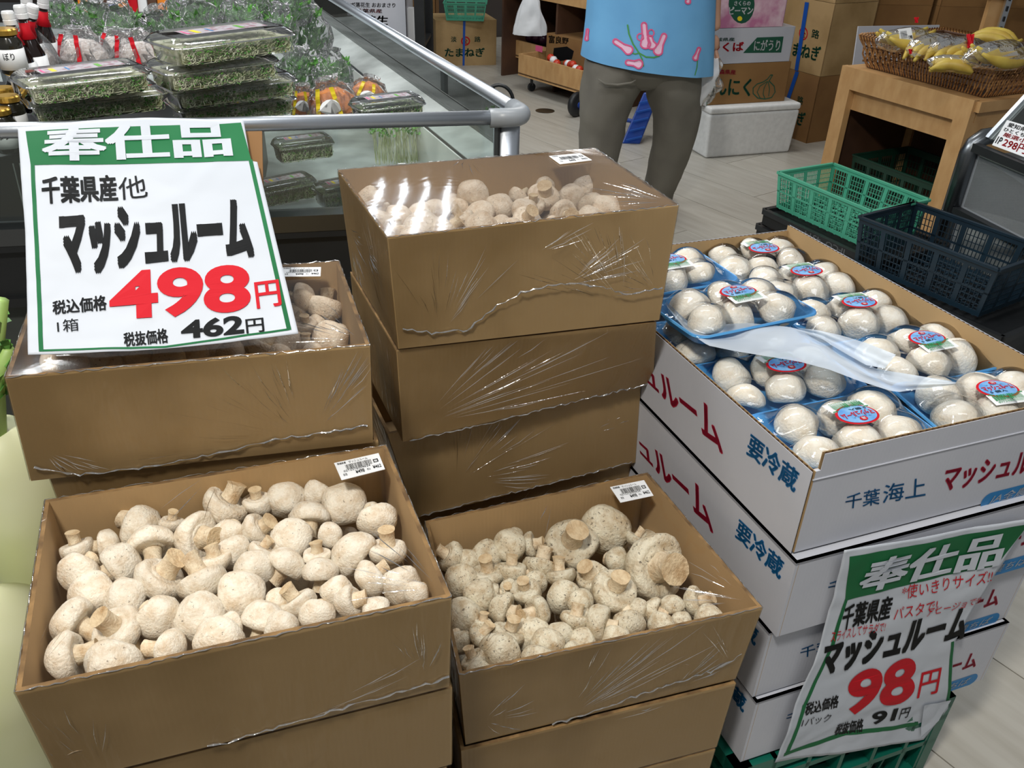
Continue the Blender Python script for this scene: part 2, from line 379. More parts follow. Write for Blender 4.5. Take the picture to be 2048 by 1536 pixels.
def card_box(label,top,bot,group,film=True,topfilm=True,seed=0,anchors=(),crs=(),sidecrs=(),th=.0045,edge=None,price=None,tag_px=None,name='mushroom_box'):
    top=[V(x) for x in top]; bot=[V(x) for x in bot]; c=sum(bot,V())/4; root=thing(name,label,'box',c,group)
    ti=inset(top,th); bi=inset(bot,th); nm=['front_panel','side_panel','back_panel','side_panel']
    for i in range(4):
        j=(i+1)%4; mb=MB()
        a,b,cc,d=bot[i],bot[j],bi[j],bi[i]; A,B,C_,D=top[i],top[j],ti[j],ti[i]
        mb.grid(lambda u,v:(a*(1-u)+b*u)*(1-v)+(A*(1-u)+B*u)*v,30,9); mb.add([a,b,cc,d,A,B,C_,D],[(1,2,6,5),(3,0,4,7),(0,3,2,1)]); mb.cur=1
        mb.grid(lambda u,v:(cc*(1-u)+d*u)*(1-v)+(C_*(1-u)+D*u)*v,30,9); mb.cur=2; mb.add([A,B,C_,D],[(0,1,2,3)])
        mb.build(nm[i],[m_card,m_card_in,m_edge],root)
    mb=MB(); mb.hexa(bi,[x+V((0,0,.004)) for x in bi]); mb.build('base_panel',m_card_in,root)
    if film:
        mb=MB(); nf=(bot[1]-bot[0]).cross(top[0]-bot[0]).normalized(); ns=(bot[2]-bot[1]).cross(top[1]-bot[1]).normalized(); nl=(bot[0]-bot[3]).cross(top[3]-bot[3]).normalized()
        fn,nu,nv=wrinkled(top[0],top[1],bot[1],bot[0],nf,anchors,.0016,seed); mb.grid(fn,nu,nv)
        fn,nu,nv=wrinkled(top[1],top[2],bot[2],bot[1],ns,[(.1,.1,1)],.0014,seed+3,30,12); mb.grid(fn,nu,nv)
        fn,nu,nv=wrinkled(top[3],top[0],bot[0],bot[3],nl,[(.9,.1,1)],.0014,seed+5,30,12); mb.grid(fn,nu,nv)
        if topfilm:
            mb.cur=1; mb.grid(lambda u,v:quadlerp(top,u,v)+V((0,0,.0012-(.0002 if seed==3 else .003)*math.sin(math.pi*u)*math.sin(math.pi*v)+(.0001 if seed==3 else .0003)*NZ(V((u*6,v*6,seed))))),24,18)
        mb.build('film_wrap',[m_film_side,m_film if seed in (3,4) else m_film_thin],root,smooth=True)
        mb=MB(); creases(mb,top[0],top[1],bot[1],bot[0],nf,crs,seed+9); creases(mb,top[3],top[0],bot[0],bot[3],nl,sidecrs,seed+11)
        if topfilm:
            up=V((0,0,1)); wavy_edge(mb,[top[0],top[1]],up*.2,.0006,seed); wavy_edge(mb,[top[0],top[3]],up*.2,.0005,seed+1); wavy_edge(mb,[top[1],top[2]],up*.2,.0005,seed+2); wavy_edge(mb,[top[3],top[2]],up*.2,.0004,seed+2)
            creases(mb,top[3],top[2],top[1],top[0],V((0,0,1)),[(.98,.04,100,175,.12,16),(.5,1.05,220,320,.12,8),(.02,.02,10,80,.08,8)],seed+4)
        if edge: 
            pts=[bot[0]+(bot[1]-bot[0])*u+(top[0]-bot[0])*v for u,v in edge]; wavy_edge(mb,pts,nf,.0011,seed+7,.002)
        mb.build('film_crease',m_crease,root)
    if tag_px:
        q=[P(x,y,top[0].z+.003) for x,y in tag_px]; price_label(root,q)
    return root
def price_label(root,q,w=.0):
    mb=MB(); mb.slab([q[3],q[2],q[1],q[0]],(0,0,1),.0006); lb=mb.build('price_label',m_label,root); f=bil(*q); up=V((0,0,.0005))
    mb=MB(); g=lambda x0,x1,y0,y1:(lambda a,b:f(x0+(x1-x0)*a,y0+(y1-y0)*b)+up)
    rn=random.Random(3); x=.2
    while x<.78:
        wd=rn.choice((.006,.009,.014)); mb.add([g(x,x+wd,.45,.74)(*k) for k in ((0,0),(1,0),(1,1),(0,1))],[(0,1,2,3)]); x+=wd+rn.choice((.007,.01,.014))
    put_text(mb,'0212276004624',g(.12,.72,.36,.46)); put_text(mb,'¥498',g(.36,.56,.12,.33),.012); put_text(mb,'¥462',g(.76,.95,.16,.36),.012)
    put_text(mb,'マッシュルーム',g(.3,.72,.79,.92)); put_text(mb,'茨城県産',g(.05,.24,.82,.93),.02); put_text(mb,'税込',g(.62,.7,.16,.28)); put_text(mb,'本体',g(.08,.17,.14,.3))
    for a in (0,1):
        mb.add([g(.82,.93,.5+a*.16,.53+a*.16)(*k) for k in ((0,0),(1,0),(1,1),(0,1))],[(0,1,2,3)])
        mb.add([g(.82+a*.09,.84+a*.09,.5,.69)(*k) for k in ((0,0),(1,0),(1,1),(0,1))],[(0,1,2,3)])
    put_text(mb,'プラ',g(.85,.91,.54,.65)); mb.build('print',m_black,lb)
def shift(q,dz,sh=0,dx=(0,0)):
    c=sum((V(x) for x in q),V())/4; return [c+(V(x)-c)*(1-sh)+V((dx[0],dx[1],dz)) for x in q]
# lower left box and the boxes under it
BLt=[P(30,1385,.753),P(903,1193,.753),P(772,890,.753),P(90,1000,.753)]
BLt=[V((x.x,x.y,.753)) for x in BLt]
BLb=shift(BLt,-.132,.02); hb=.131
card_box('open brown cardboard box of mushrooms at lower left, topmost of its stack',BLt,BLb,'wrapped brown mushroom boxes',seed=1,
  anchors=[(.95,.25,1.2),(.03,.1,1)],crs=[(.97,.1,100,160,.12,10),(.93,.2,60,120,.1,14),(.1,.1,60,140,.1,10),(.55,.02,0,30,.2,5)],sidecrs=[(.8,.1,60,150,.1,12)],
  edge=[(.35,.02),(.55,.05),(.72,.09),(.85,.1),(1,.14)],tag_px=[(668,926),(757,906),(770,938),(683,960)])
z=.753
for k in range(4):
    z-=.136; t=shift(BLt,z-.753-.002,.025,(.004*(-1)**k,.003)); b=shift(BLt,z-.753-.134,.035,(.004*(-1)**k,.003))
    card_box(['second box down in the lower left brown stack, film wrapped','third box down in the lower left brown stack','fourth box down in the lower left brown stack','bottom box of the lower left brown stack'][k],t,b,'wrapped brown mushroom boxes',topfilm=False,seed=20+k,anchors=[(.9,.5,1)],crs=[(.7,.9,180,300,.2,10)] if k==0 else [])
bs=MB(); c=shift(BLt,-.753-.0,.05); bs.hexa(c,[x+V((0,0,.072)) for x in c]); tag(bs.build('low_platform',m_dkgreen),'low dark platform under the lower left brown stack','platform')
# lower middle stack
BMt=[P(918,1350,.57),P(1525,1215,.57),P(1295,945,.57),P(850,1042,.57)]; BMt=[V((x.x,x.y,.57)) for x in BMt]
print('BM',BMt,'BL',BLt)
def repel(q,a,b,c=0): return q
card_box('open brown cardboard box of small soil-specked mushrooms, lower middle',BMt,shift(BMt,-.138,.045),'wrapped brown mushroom boxes',seed=2,
  anchors=[(.35,.0,1.3),(.95,.2,1.2)],crs=[(.35,.05,20,75,.22,26),(.98,.2,110,200,.14,24),(.06,.3,-60,60,.08,10),(.75,.1,10,60,.1,12)],sidecrs=[(.9,.2,80,170,.1,10)],
  edge=[(.3,.02),(.5,.08),(.62,.16),(.75,.2),(.9,.26),(1,.4)],tag_px=[(1220,974),(1288,960),(1307,991),(1241,1005)])
z=.57
for k in range(3):
    z-=.142; t=shift(BMt,z-.57,.03,(.003*(-1)**k-.006,-.003)); b=shift(BMt,z-.57-.139,.05,(.003*(-1)**k-.006,-.003))
    card_box(['second box down in the lower middle brown stack','third box down in the lower middle brown stack','bottom box of the lower middle brown stack'][k],t,b,'wrapped brown mushroom boxes',topfilm=False,seed=30+k,anchors=[(.5,.5,1)],crs=[(.5,.9,0,60,.2,10)] if k==0 else [])
# upper middle stack
MTt=[P(775,475,.96),P(1357,410,.96),P(1190,297,.96),P(675,340,.96)]; MTt=[V((x.x,x.y,.96)) for x in MTt]
def stackq(fl,fr,z): # box corners from its two front corners, same depth as the top box
    a=P(*fl,z); b=P(*fr,z); d=(MTt[2]-MTt[1])*.95-V((.014,0,0)); e=(MTt[3]-MTt[0])*.95-V((.0,0,0)); return [a,b,b+d,a+e]
t0=MTt; b0=stackq((797,698),(1318,640),.806)
card_box('tall middle stack, top open brown box under shiny clear film',t0,b0,'wrapped brown mushroom boxes',seed=3,
  anchors=[(.85,.3,1.6),(.15,.2,1.4),(.5,.3,.8)],crs=[(.85,.22,95,165,.2,34),(.15,.1,35,120,.15,22),(.62,.45,0,40,.12,26),(.98,.3,100,180,.1,14),(.5,.75,5,30,.1,8)],
  sidecrs=[(.9,.2,100,170,.2,24),(.1,.5,-80,30,.15,14),(.5,.6,-60,60,.1,12)],edge=[(.02,.2),(.12,.13),(.25,.12),(.36,.32),(.45,.42),(.55,.46),(.65,.46),(.76,.4),(.86,.3),(1,.33)],
  tag_px=[(1098,312),(1160,306),(1184,320),(1120,328)])
qs=[(stackq((793,700),(1312,645),.803),stackq((806,884),(1306,768),.652),'second box down in the tall middle stack, creased film'),
    (stackq((775,868),(1282,765),.650),stackq((832,1036),(1271,925),.50),'third box down in the tall middle stack, creased film')]
card_box(qs[0][2],qs[0][0],qs[0][1],'wrapped brown mushroom boxes',topfilm=False,seed=41,anchors=[(.1,.1,1.5)],crs=[(.05,.15,5,50,.35,34),(.95,.5,150,200,.1,8)],sidecrs=[(.9,.5,90,200,.1,14)],edge=[(.02,.02),(.3,.0),(.6,.02),(.98,.03)])
card_box(qs[1][2],qs[1][0],qs[1][1],'wrapped brown mushroom boxes',topfilm=False,seed=42,anchors=[(.2,.3,1.5)],crs=[(.2,.3,-20,80,.2,36),(.75,.5,0,80,.15,18)],edge=[(.02,.02),(.3,.03),(.6,.02),(.98,.03)])
for k in range(3):
    t=shift(qs[1][1],-.167*k-.002,.02,(.0,.01)); b=shift(qs[1][1],-.167*k-.165,.03,(0,.01))
    card_box(['fourth box down in the tall middle stack, just behind the lower boxes','fifth box down in the tall middle stack','bottom box of the tall middle stack'][k],t,b,'wrapped brown mushroom boxes',topfilm=False,seed=50+k,anchors=[(.5,.5,1)],crs=[(.3,.3,0,80,.2,14)] if k==0 else [])
# upper left box behind the price card
a=P(10,755,.885);b=P(740,690,.885);c=P(678,522,.885); d=a+(c-b); L2t=[V((x.x,x.y,.885)) for x in (a,b,c,d)]
a2_=P(62,962,.748);b2_=P(746,885,.748); L2b=[a2_,b2_,b2_+(c-b)*.97,a2_+(d-a)*.97]
card_box('open brown cardboard box of mushrooms behind the large price card at left',L2t,L2b,'wrapped brown mushroom boxes',seed=4,
  anchors=[(.75,.2,1.8),(.08,.25,1.3)],crs=[(.78,.15,95,175,.18,34),(.82,.2,40,75,.14,18),(.05,.3,-75,-20,.1,16),(.6,.15,170,215,.18,16)],sidecrs=[(.8,.2,60,150,.1,6)],
  edge=[(.02,.15),(.12,.03),(.3,.02),(.5,.08),(.7,.16),(.98,.2)],tag_px=[(563,535),(642,534),(641,552),(563,553)])
z=.746
for k in range(5):
    hh=.149; sh=shift(L2b,z-.748,.03,(.012,.004)); card_box(['second box down in the left rear stack, under the price card box','third box down in the left rear stack','fourth box down in the left rear stack','fifth box down in the left rear stack','bottom box of the left rear stack'][k],sh,shift(sh,-hh+.002,.02),'wrapped brown mushroom boxes',topfilm=False,seed=60+k,crs=[(.1,.5,-30,40,.1,8)] if k==0 else []); z-=hh
# ---------------------------------------------------------------- mushrooms
caps=[];stems=[]
for k in range(6):
    rn=random.Random(k); h=rn.uniform(.9,1.1)
    prof=[(0,.66),(.22,.645),(.42,.6),(.6,.52),(.76,.39),(.89,.21),(.97,.02),(1,-.16),(.97,-.3),(.9,-.4),(.79,-.455),(.66,-.44),(.57,-.38),(.5,-.4),(.4,-.45),(.40,-.42)]
    prof=[(r*(1+.03*rn.uniform(-1,1)),z*h) for r,z in prof]
    mb=MB(); mb.lathe(prof,(0,0,0),24,1,rn.uniform(.86,1),wob=.16,seed=k*3.1)
    caps.append(mb)
    L=rn.uniform(.95,1.25); bend=rn.uniform(-.12,.12); r0=rn.uniform(.36,.45)
    mb=MB(); path=[(0,0,-.3),(0,0,-.5),(bend*.3,0,-.75),(bend*.7,.0,-L+.1),(bend,0,-L)]
    mb.tube(path,[r0*1.15,r0,r0*.94,r0*1.02,r0*1.13],14,cap=False); n0=len(mb.v)
    mb.cur=1; rim=mb.v[-14:]; ce=V((bend,0,-L+.03)); mb.add(list(rim)+[ce],[(i,(i+1)%14,14) for i in range(14)])
    for i,v in enumerate(mb.v):
        mb.v[i]=v+V((NZ(v*3+V((k,0,0))),NZ(v*3+V((0,k,5))),NZ(v*4+V((9,0,k)))*.4))*.06
    stems.append(mb)
def shroom_proto(i,cm,loc=(0,0,0)):
    t=thing('mushroom','x','mushroom',loc)
    caps[i].build('cap',[cm],t,smooth=True); o=stems[i].build('stem',[m_stem,m_cut],t); 
    for p in o.data.polygons: p.use_smooth=p.material_index==0
    return t
def place_mushrooms(lst,crop,zc,quad,cm,boxname,group,zlift=.0,fill=0,seed=0):
    x0,y0,sc=crop; rn=random.Random(seed); ax=(quad[1]-quad[0]).normalized(); ay=(quad[3]-quad[0]); ay=(ay-ax*ay.dot(ax)).normalized(); o=quad[0]
    L=(quad[1]-quad[0]).length; D=(quad[3]-quad[0]).dot(ay)
    items=[]
    for e in lst:
        x,y,d=e[:3]; th=e[3] if len(e)>3 else None; ta=e[4] if len(e)>4 else None
        cx,cy,s=(x0,y0,sc) if len(e)<6 else e[5]
        px=cx+x/s; py=cy+y/s; p=P(px,py,zc); r=d/s/2*depth(p)/F
        items.append(dict(px=px,py=py,p=p,r=r,th=th,ta=ta,ray=(p-EYE).normalized()))
    def clampin(it):
        q=it['p']-o; a=q.dot(ax); b=q.dot(ay); m=it['r']*.8+.007
        a2=min(max(a,m),L-m); b2=min(max(b,m),D-m*.9); it['p']+=ax*(a2-a)+ay*(b2-b)
    for _ in range(60):
        for i in range(len(items)):
            for j in range(i+1,len(items)):
                A,B=items[i],items[j]; dv=B['p']-A['p']; dl=dv.length; mn=(A['r']+B['r'])*.76
                if dl<mn:
                    k=(mn-dl)*.25; s=1 if (B['p']-EYE).length>(A['p']-EYE).length else -1
                    B['p']+=B['ray']*k*s; A['p']-=A['ray']*k*s
                    n=dv.normalized()*(mn-dl)*.06; B['p']+=n; A['p']-=n
        for it in items:
            w=it['p']-EYE; on_=EYE+it['ray']*w.dot(it['ray']); it['p']+=(on_-it['p'])*.35; clampin(it); top=quad[0].z-.006-it['r']*.7
            if it['p'].z>top: it['p']+=it['ray']*((it['p'].z-top)/-it['ray'].z*.5)
            if it['p'].z<quad[0].z-.105: it['p'].z=quad[0].z-.105
    # rows for the labels
    items.sort(key=lambda t:t['py']+ (t['px']-x0)*.2); n=len(items); nr=max(3,round(n/10)); per=math.ceil(n/nr); names=['back','second','third','fourth','fifth','sixth','seventh','eighth']
    ordn=['first','second','third','fourth','fifth','sixth','seventh','eighth','ninth','tenth','eleventh','twelfth']
    protos=[]
    for k in range(nr):
        row=sorted(items[k*per:(k+1)*per],key=lambda t:t['px'])
        for m,it in enumerate(row):
            th,ta=it['th'],it['ta']
            if th is None: th=rn.uniform(0,360); ta=rn.uniform(-75,-50); look='cap up'
            else:
                ta=ta or 0
                look='stem facing out' if ta>40 else 'stem '+['right','up right','up','up left','left','down left','down','down right'][int(((th+22.5)%360)//45)]
            big='large ' if it['r']>.03 else ('small ' if it['r']<.0165 else '')
            rw=names[k] if k<nr-1 else 'front'
            lab=f"{big}mushroom, {look}, {ordn[m]} from left in the {rw} row, {boxname}"
            d=(RT*math.cos(R(th))+UP*math.sin(R(th)))*math.cos(R(ta))+BK*math.sin(R(ta))
            rot=(-d).to_track_quat('Z','Y')@Matrix.Rotation(rn.uniform(0,6.28),3,'Z').to_quaternion()
            i=rn.randrange(6)
            while len(protos)<=i: protos.append(None)
            sc_=V((1,1,1))*it['r']*1.16
            if protos[i] is None:
                t=shroom_proto(i,cm); t['label']=lab; t['group']=group; t.location=it['p']; t.rotation_mode='QUATERNION'; t.rotation_quaternion=rot; t.scale=sc_; protos[i]=(t,tree_of(t))
            else: dup(protos[i][0],it['p'],lab,group,rot,sc_,protos[i][1])
    for k in range(fill):
        u=(k%7+.5+rn.uniform(-.3,.3))/7; v=(k//7+.5+rn.uniform(-.3,.3))/max(1,math.ceil(fill/7)); r=rn.uniform(.018,.023)
        p=o+ax*min(max(u*L,.028),L-.028)+ay*min(max(v*D,.028),D-.028); p.z=quad[0].z-.096+rn.uniform(-.006,.006)
        i=rn.randrange(6)
        pr=next(x for x in protos if x)
        if protos[i] if i<len(protos) else None: pr=protos[i]
        dup(pr[0],p,f"half hidden mushroom in the under layer, {ordn[k%7]} from left, {['front','second','third','back'][min(3,k//7)]} row, {boxname}",group,V((rn.uniform(-1,1),rn.uniform(-1,1),rn.uniform(.2,1))).to_track_quat('Z','Y'),V((r,r,r)),pr[1])
A=(80,940,3.571); B=(440,940,4.267)
BL=[(265,575,200,105,10),(490,540,210,185,10),(255,750,270),(590,680,330,215,25),(360,890,300),(730,420,290,155,-20),(790,520,300,300,35),(940,390,150,80,10),(1110,480,310,5,25),(1310,270,285,55,5),(1390,600,220),(1340,470,200),(860,790,330,55,10),(1170,815,320,120,-10),(590,930,290),(215,1080,310,335,0),(560,1150,320,110,45),(870,1060,290,165,-30),(1150,1050,325),(180,1340,320,10,-10),(530,1420,370),(930,1290,270,175,-5),(1270,1240,340),(1430,885,330),(1250,660,200,100,5)]
BL=[tuple(e)+((None,None) if len(e)==3 else ())+(A,) for e in BL]
BL2=[(320,290,230,95,20),(560,250,290),(815,210,215),(765,390,310,275,30),(1060,280,350),(300,520,280,30,5),(600,580,330),(950,560,200),(830,740,210,90,15),(1120,700,370,320,-10),(1350,440,300),(1430,700,300,90,10),(1300,340,130),(580,790,300,235,10),(860,850,280,270,0),(300,850,300),(1280,930,290,40,-25),(1550,990,300),(1670,1060,200),(1000,1050,250),(1100,1130,270,20,10),(680,1150,280,125,5),(390,1260,350,255,15),(520,1360,280),(830,1260,280),(1330,1200,220),(500,1120,200),(350,700,200,60,0),(90,1330,200)]
BL+=[tuple(e)+((None,None) if len(e)==3 else ())+(B,) for e in BL2]
# one mushroom of each pile keeps its parts' own meshes; the others share them
place_mushrooms(BL,A,.714,BLt,m_cap,'lower left box','loose mushrooms in the lower left box',fill=28,seed=1)
C_=(840,1000,4.151); D_=(1150,990,4.655)
BM=[(260,480,220,145,20),(330,680,270),(370,990,320),(560,470,240),(730,380,260),(780,300,140),(910,380,190,20,10),(560,630,240,95,15),(760,600,230,90,0),(1000,560,260,75,-15),(1250,370,390,80,55),(1540,260,380),(500,800,260),(620,770,150,0,0),(730,730,130,90,60),(880,770,230,105,30),(960,700,210),(1170,640,230,100,-10),(1200,810,260),(1430,650,260,120,30),(680,900,250,345,20),(980,930,250,185,30),(520,1030,150,80,0),(500,1130,200,50,10),(730,1130,240,70,10),(940,1120,280),(1050,1210,250),(1160,1130,200),(1290,1000,220,80,0),(1340,850,200),(1480,1020,270,350,20),(660,1280,340),(1350,1160,210),(980,1340,260),(460,1340,200,120,10),(480,1440,200),(330,1180,180),(400,500,170),(1270,1260,150)]
BM=[tuple(e)+((None,None) if len(e)==3 else ())+(C_,) for e in BM]
BM2=[(720,670,540,20,60),(350,910,390,70,40),(400,620,230),(560,420,180,60,0),(1110,1000,260,20,25),(720,1070,210,350,20),(900,1020,220,290,5),(510,1220,280),(800,1220,240),(1000,1190,190),(1240,1150,240),(370,1360,260),(590,1050,180),(100,1150,180),(1290,1120,120)]
BM+=[tuple(e)+((None,None) if len(e)==3 else ())+(D_,) for e in BM2]
place_mushrooms(BM,C_,.522,BMt,m_cap2,'lower middle box','loose mushrooms in the lower middle box',fill=28,seed=2)
E_=(700,330,3.471)
MT=[(140,240,150),(190,310,150,100,20),(870,210,205),(1040,290,190),(1165,240,150,60,-20),(890,340,200),(710,250,120),(1350,160,140),(1450,190,100),(1345,225,190,80,60),(1535,230,180),(1620,170,180),(1270,290,140,90,50),(1220,330,190),(1225,390,190,60,60),(1480,360,200,340,60),(1680,290,170),(1800,310,210),(1660,380,190),(1400,420,120),(490,440,260),(435,510,160),(330,480,160,100,0),(670,460,200,40,0),(780,390,160,120,20),(900,440,220),(1050,430,150),(600,330,170),(480,340,170),(340,370,180),(220,400,150),(760,300,120),(1560,420,130),(1140,440,140)]
MT=[tuple(e)+((None,None) if len(e)==3 else ())+(E_,) for e in MT]
place_mushrooms(MT,E_,.895,MTt,m_cap3,'tall stack box','loose mushrooms in the tall middle stack top box',fill=21,seed=3)
F_=(80,540,3.103)
L2=[(130,590,250),(290,560,170),(380,580,220,80,-10),(600,570,200),(800,560,215),(950,520,180),(1060,500,150,200,0),(1180,520,180),(1380,500,180,60,-10),(1480,540,150),(1530,460,200),(1650,470,120,90,10),(1640,170,160,180,0),(1760,250,200,80,-20),(1650,350,130,90,40),(1590,270,120),(1800,430,210),(1860,380,90),(1690,510,120),(1710,340,110),(1250,450,130),(1560,330,130,40,10)]
L2=[tuple(e)+((None,None) if len(e)==3 else ())+(F_,) for e in L2]
place_mushrooms(L2,F_,.822,L2t,m_cap3,'price card box','loose mushrooms in the box behind the price card',fill=21,seed=4)
# ---------------------------------------------------------------- white mushroom cartons
WO=V((.356,.79,0)); wf=V((.936,.352,0)); ws=V((-.386,.922,0)); WL,WD=.47,.672
def wp(u,s,z): return WO+wf*u+ws*s+V((0,0,z))
def flute_edge(mb,a,b,t,inw,z,amp=.0042,pitch=.0092):
    L=(b-a).length; n=int(L/pitch*2); vs=[];fs=[]
    for i in range(n+1):
        p=a.lerp(b,i/n)+inw*(.0008+(i%2)*(t-.0016)); vs+=[p+V((0,0,z)),p+V((0,0,z-.012))]
    for i in range(n): fs.append((2*i,2*i+2,2*i+3,2*i+1))
    mb.add(vs,fs)
wn_s=V((-.922,-.386,0)).normalized(); wn_f=V((.352,-.936,0)).normalized()
Wpt=WO+V((0,0,.75))
def face_uv(px,py,side): # pixel -> carton face coordinates (along, height below the rim)
    p=onpl(px,py,Wpt,wn_s if side else wn_f); d=(p-WO); k=(ws if side else wf); return (V((d.x,d.y,0)).dot(k)/k.length_squared if True else 0, p.z-.75)
def face_pt(u,z,side,top,off): 
    k=ws if side else wf; n=wn_s if side else wn_f; return WO+k*u+V((0,0,top+z))+n*off
txt=[('マッシュルーム',[(1190,655),(1432,822),(1446,912),(1196,672)],1,m_dred,.045),
     ('要冷蔵',[(1503,866),(1600,944),(1589,985),(1493,908)],1,m_blue,.04),
     ('千葉',[(1692,990),(1760,975),(1758,1008),(1689,1018)],0,m_blue,.01),('海上',[(1768,970),(1852,952),(1850,992),(1764,1006)],0,m_blue,.01),
     ('マッシュルーム',[(1892,937),(2222,863),(2213,907),(1880,985)],0,m_dred,.045)]
def carton(label,top,h,dxy,openbox,rimrise=0):
    root=thing('mushroom_carton',label,'box',wp(0,0,top-h)+V(dxy),'stacked white mushroom cartons'); D=V(dxy); t=.0052
    def pan(nm,a,b,inw,za,zb,fl,noz=None):
        mb=MB(); n=inw
        A=a+n*0;Bq=b
        def plate(o0,o1,mi):
            mb.cur=mi; mb.hexa([A+n*o0+V((0,0,top-h)),Bq+n*o0+V((0,0,top-h)),Bq+n*o1+V((0,0,top-h)),A+n*o1+V((0,0,top-h))],[A+n*o0+V((0,0,za)),Bq+n*o0+V((0,0,zb)),Bq+n*o1+V((0,0,zb)),A+n*o1+V((0,0,za))])
        plate(0,.0007,0); plate(t-.0007,t,1)
        if fl: mb.cur=2; flute_edge(mb,A,Bq,t,n,za-.0002) if abs(za-zb)<1e-4 else None
        else: plate(.0007,t-.0007,0)
        return mb.build(nm,[m_white,m_card_in,m_flute],root)
    o=D; rs=rimrise
    pan('side_panel',WO+o,WO+o+ws*WD,wf,top,top,openbox)
    pan('side_panel',WO+o+wf*WL,WO+o+wf*WL+ws*WD,-wf,top+rs*.4,top+rs*.4,openbox)
    pan('back_panel',WO+o+ws*WD+wf*t,WO+o+ws*WD+wf*(WL-t),-ws.normalized(),top,top,openbox)
    pan('front_panel',WO+o+wf*(t if not openbox else .012),WO+o+wf*(WL-t),ws.normalized(),top+rs,top+rs,openbox)
    if openbox: pan('front_panel',WO+o+wf*t,WO+o+wf*.012,ws.normalized(),top,top,False)
    mb=MB(); q=[wp(t,t,top-h)+D,wp(WL-t,t,top-h)+D,wp(WL-t,WD-t,top-h)+D,wp(t,WD-t,top-h)+D]; mb.hexa(q,[x+V((0,0,.004)) for x in q]); mb.build('base_panel',m_white,root)
    if not openbox:
        mb=MB(); q=[wp(0,0,top)+D,wp(WL,0,top)+D,wp(WL,WD,top)+D,wp(0,WD,top)+D]; mb.hexa([x-V((0,0,.004)) for x in q],q); mb.build('top_flap',m_white,root)
    for body,q,side,m,bold in txt:
        uv=[face_uv(x,y,side) for x,y in q]
        um=max(u for u,_ in uv)
        if not side and um>.43: k_=uv[3][0]; uv=[(k_+(u-k_)*(.435-k_)/(um-k_),zz) for u,zz in uv]
        f=bil2(uv)
        mb=MB(); put_text(mb,body,lambda a,b:face_pt(f(a,b).x,f(a,b).y,side,top,.0006)+D,bold); mb.build('print',m,root)
    # rounded blue badge with the growers' lettering
    c0=face_uv(1962,1004,0); c1=(.44,c0[1]); r=.0135; mb=MB(); n=12; pts=[]
    for i in range(n+1): a=math.pi/2+math.pi*i/n; pts.append((c0[0]+r*math.cos(a)+r,c0[1]+r*math.sin(a)))
    for i in range(n+1): a=-math.pi/2+math.pi*i/n; pts.append((c1[0]+r*math.cos(a),c1[1]+r*math.sin(a)))
    mb.add([face_pt(u,zz,0,top,.0005)+D for u,zz in pts],[tuple(range(len(pts)))]); bd=mb.build('badge',m_blue,root)
    mb=MB(); put_text(mb,'JA全農ちば',lambda a,b:face_pt(c0[0]+.012+(.42-c0[0])*a+.006*b,c0[1]-.009+.018*b,0,top,.0012)+D,.01); mb.build('print',m_ink_white,bd)
    if openbox: # crease line below the front rim
        mb=MB(); mb.tube([face_pt(u/20*WL*.98+.003,-.012-.0,0,top,.0006)+D for u in range(21)],.0009,5); mb.build('fold_ridge',m_white,root)
    return root
carton('open white mushroom carton full of blue trays, topmost at right',.75,.128,(0,0,0),True,.024)
carton('second white carton down, under the open carton at right',.618,.132,(.004,-.014,0),False)
carton('third white carton down, behind the curled price sign',.482,.13,(-.002,-.005,0),False)
carton('bottom white carton of the right stack, on the green pallet crate',.348,.136,(.003,-.012,0),False)
# packs
def rbox(mb,c,fx,fy,w,d,z0,z1,flare,r=.02,n=5,th=.003):
    rings=[]
    for (z,e) in ((z0,-flare),(z0,0)) if False else ((z0,-flare),(z0+(z1-z0)*.75,-flare*.15),(z1,.004),(z1+.001,.0075),(z1-.002,.0085)):
        ring=[]
        for (sx,sy,a0) in ((1,1,0),(-1,1,90),(-1,-1,180),(1,-1,270)):
            for k in range(n+1):
                a=R(a0+90*k/n); ring.append(c+fx*(sx*(w/2+e-r)+r*math.cos(a))+fy*(sy*(d/2+e-r)+r*math.sin(a))+V((0,0,z)))
        rings.append(ring)
    N=len(rings[0]); vs=[p for rg in rings for p in rg]; fs=[tuple(range(N))[::-1]]
    for i in range(len(rings)-1):
        for k in range(N): fs.append((i*N+k,i*N+(k+1)%N,(i+1)*N+(k+1)%N,(i+1)*N+k))
    mb.add(vs,fs)
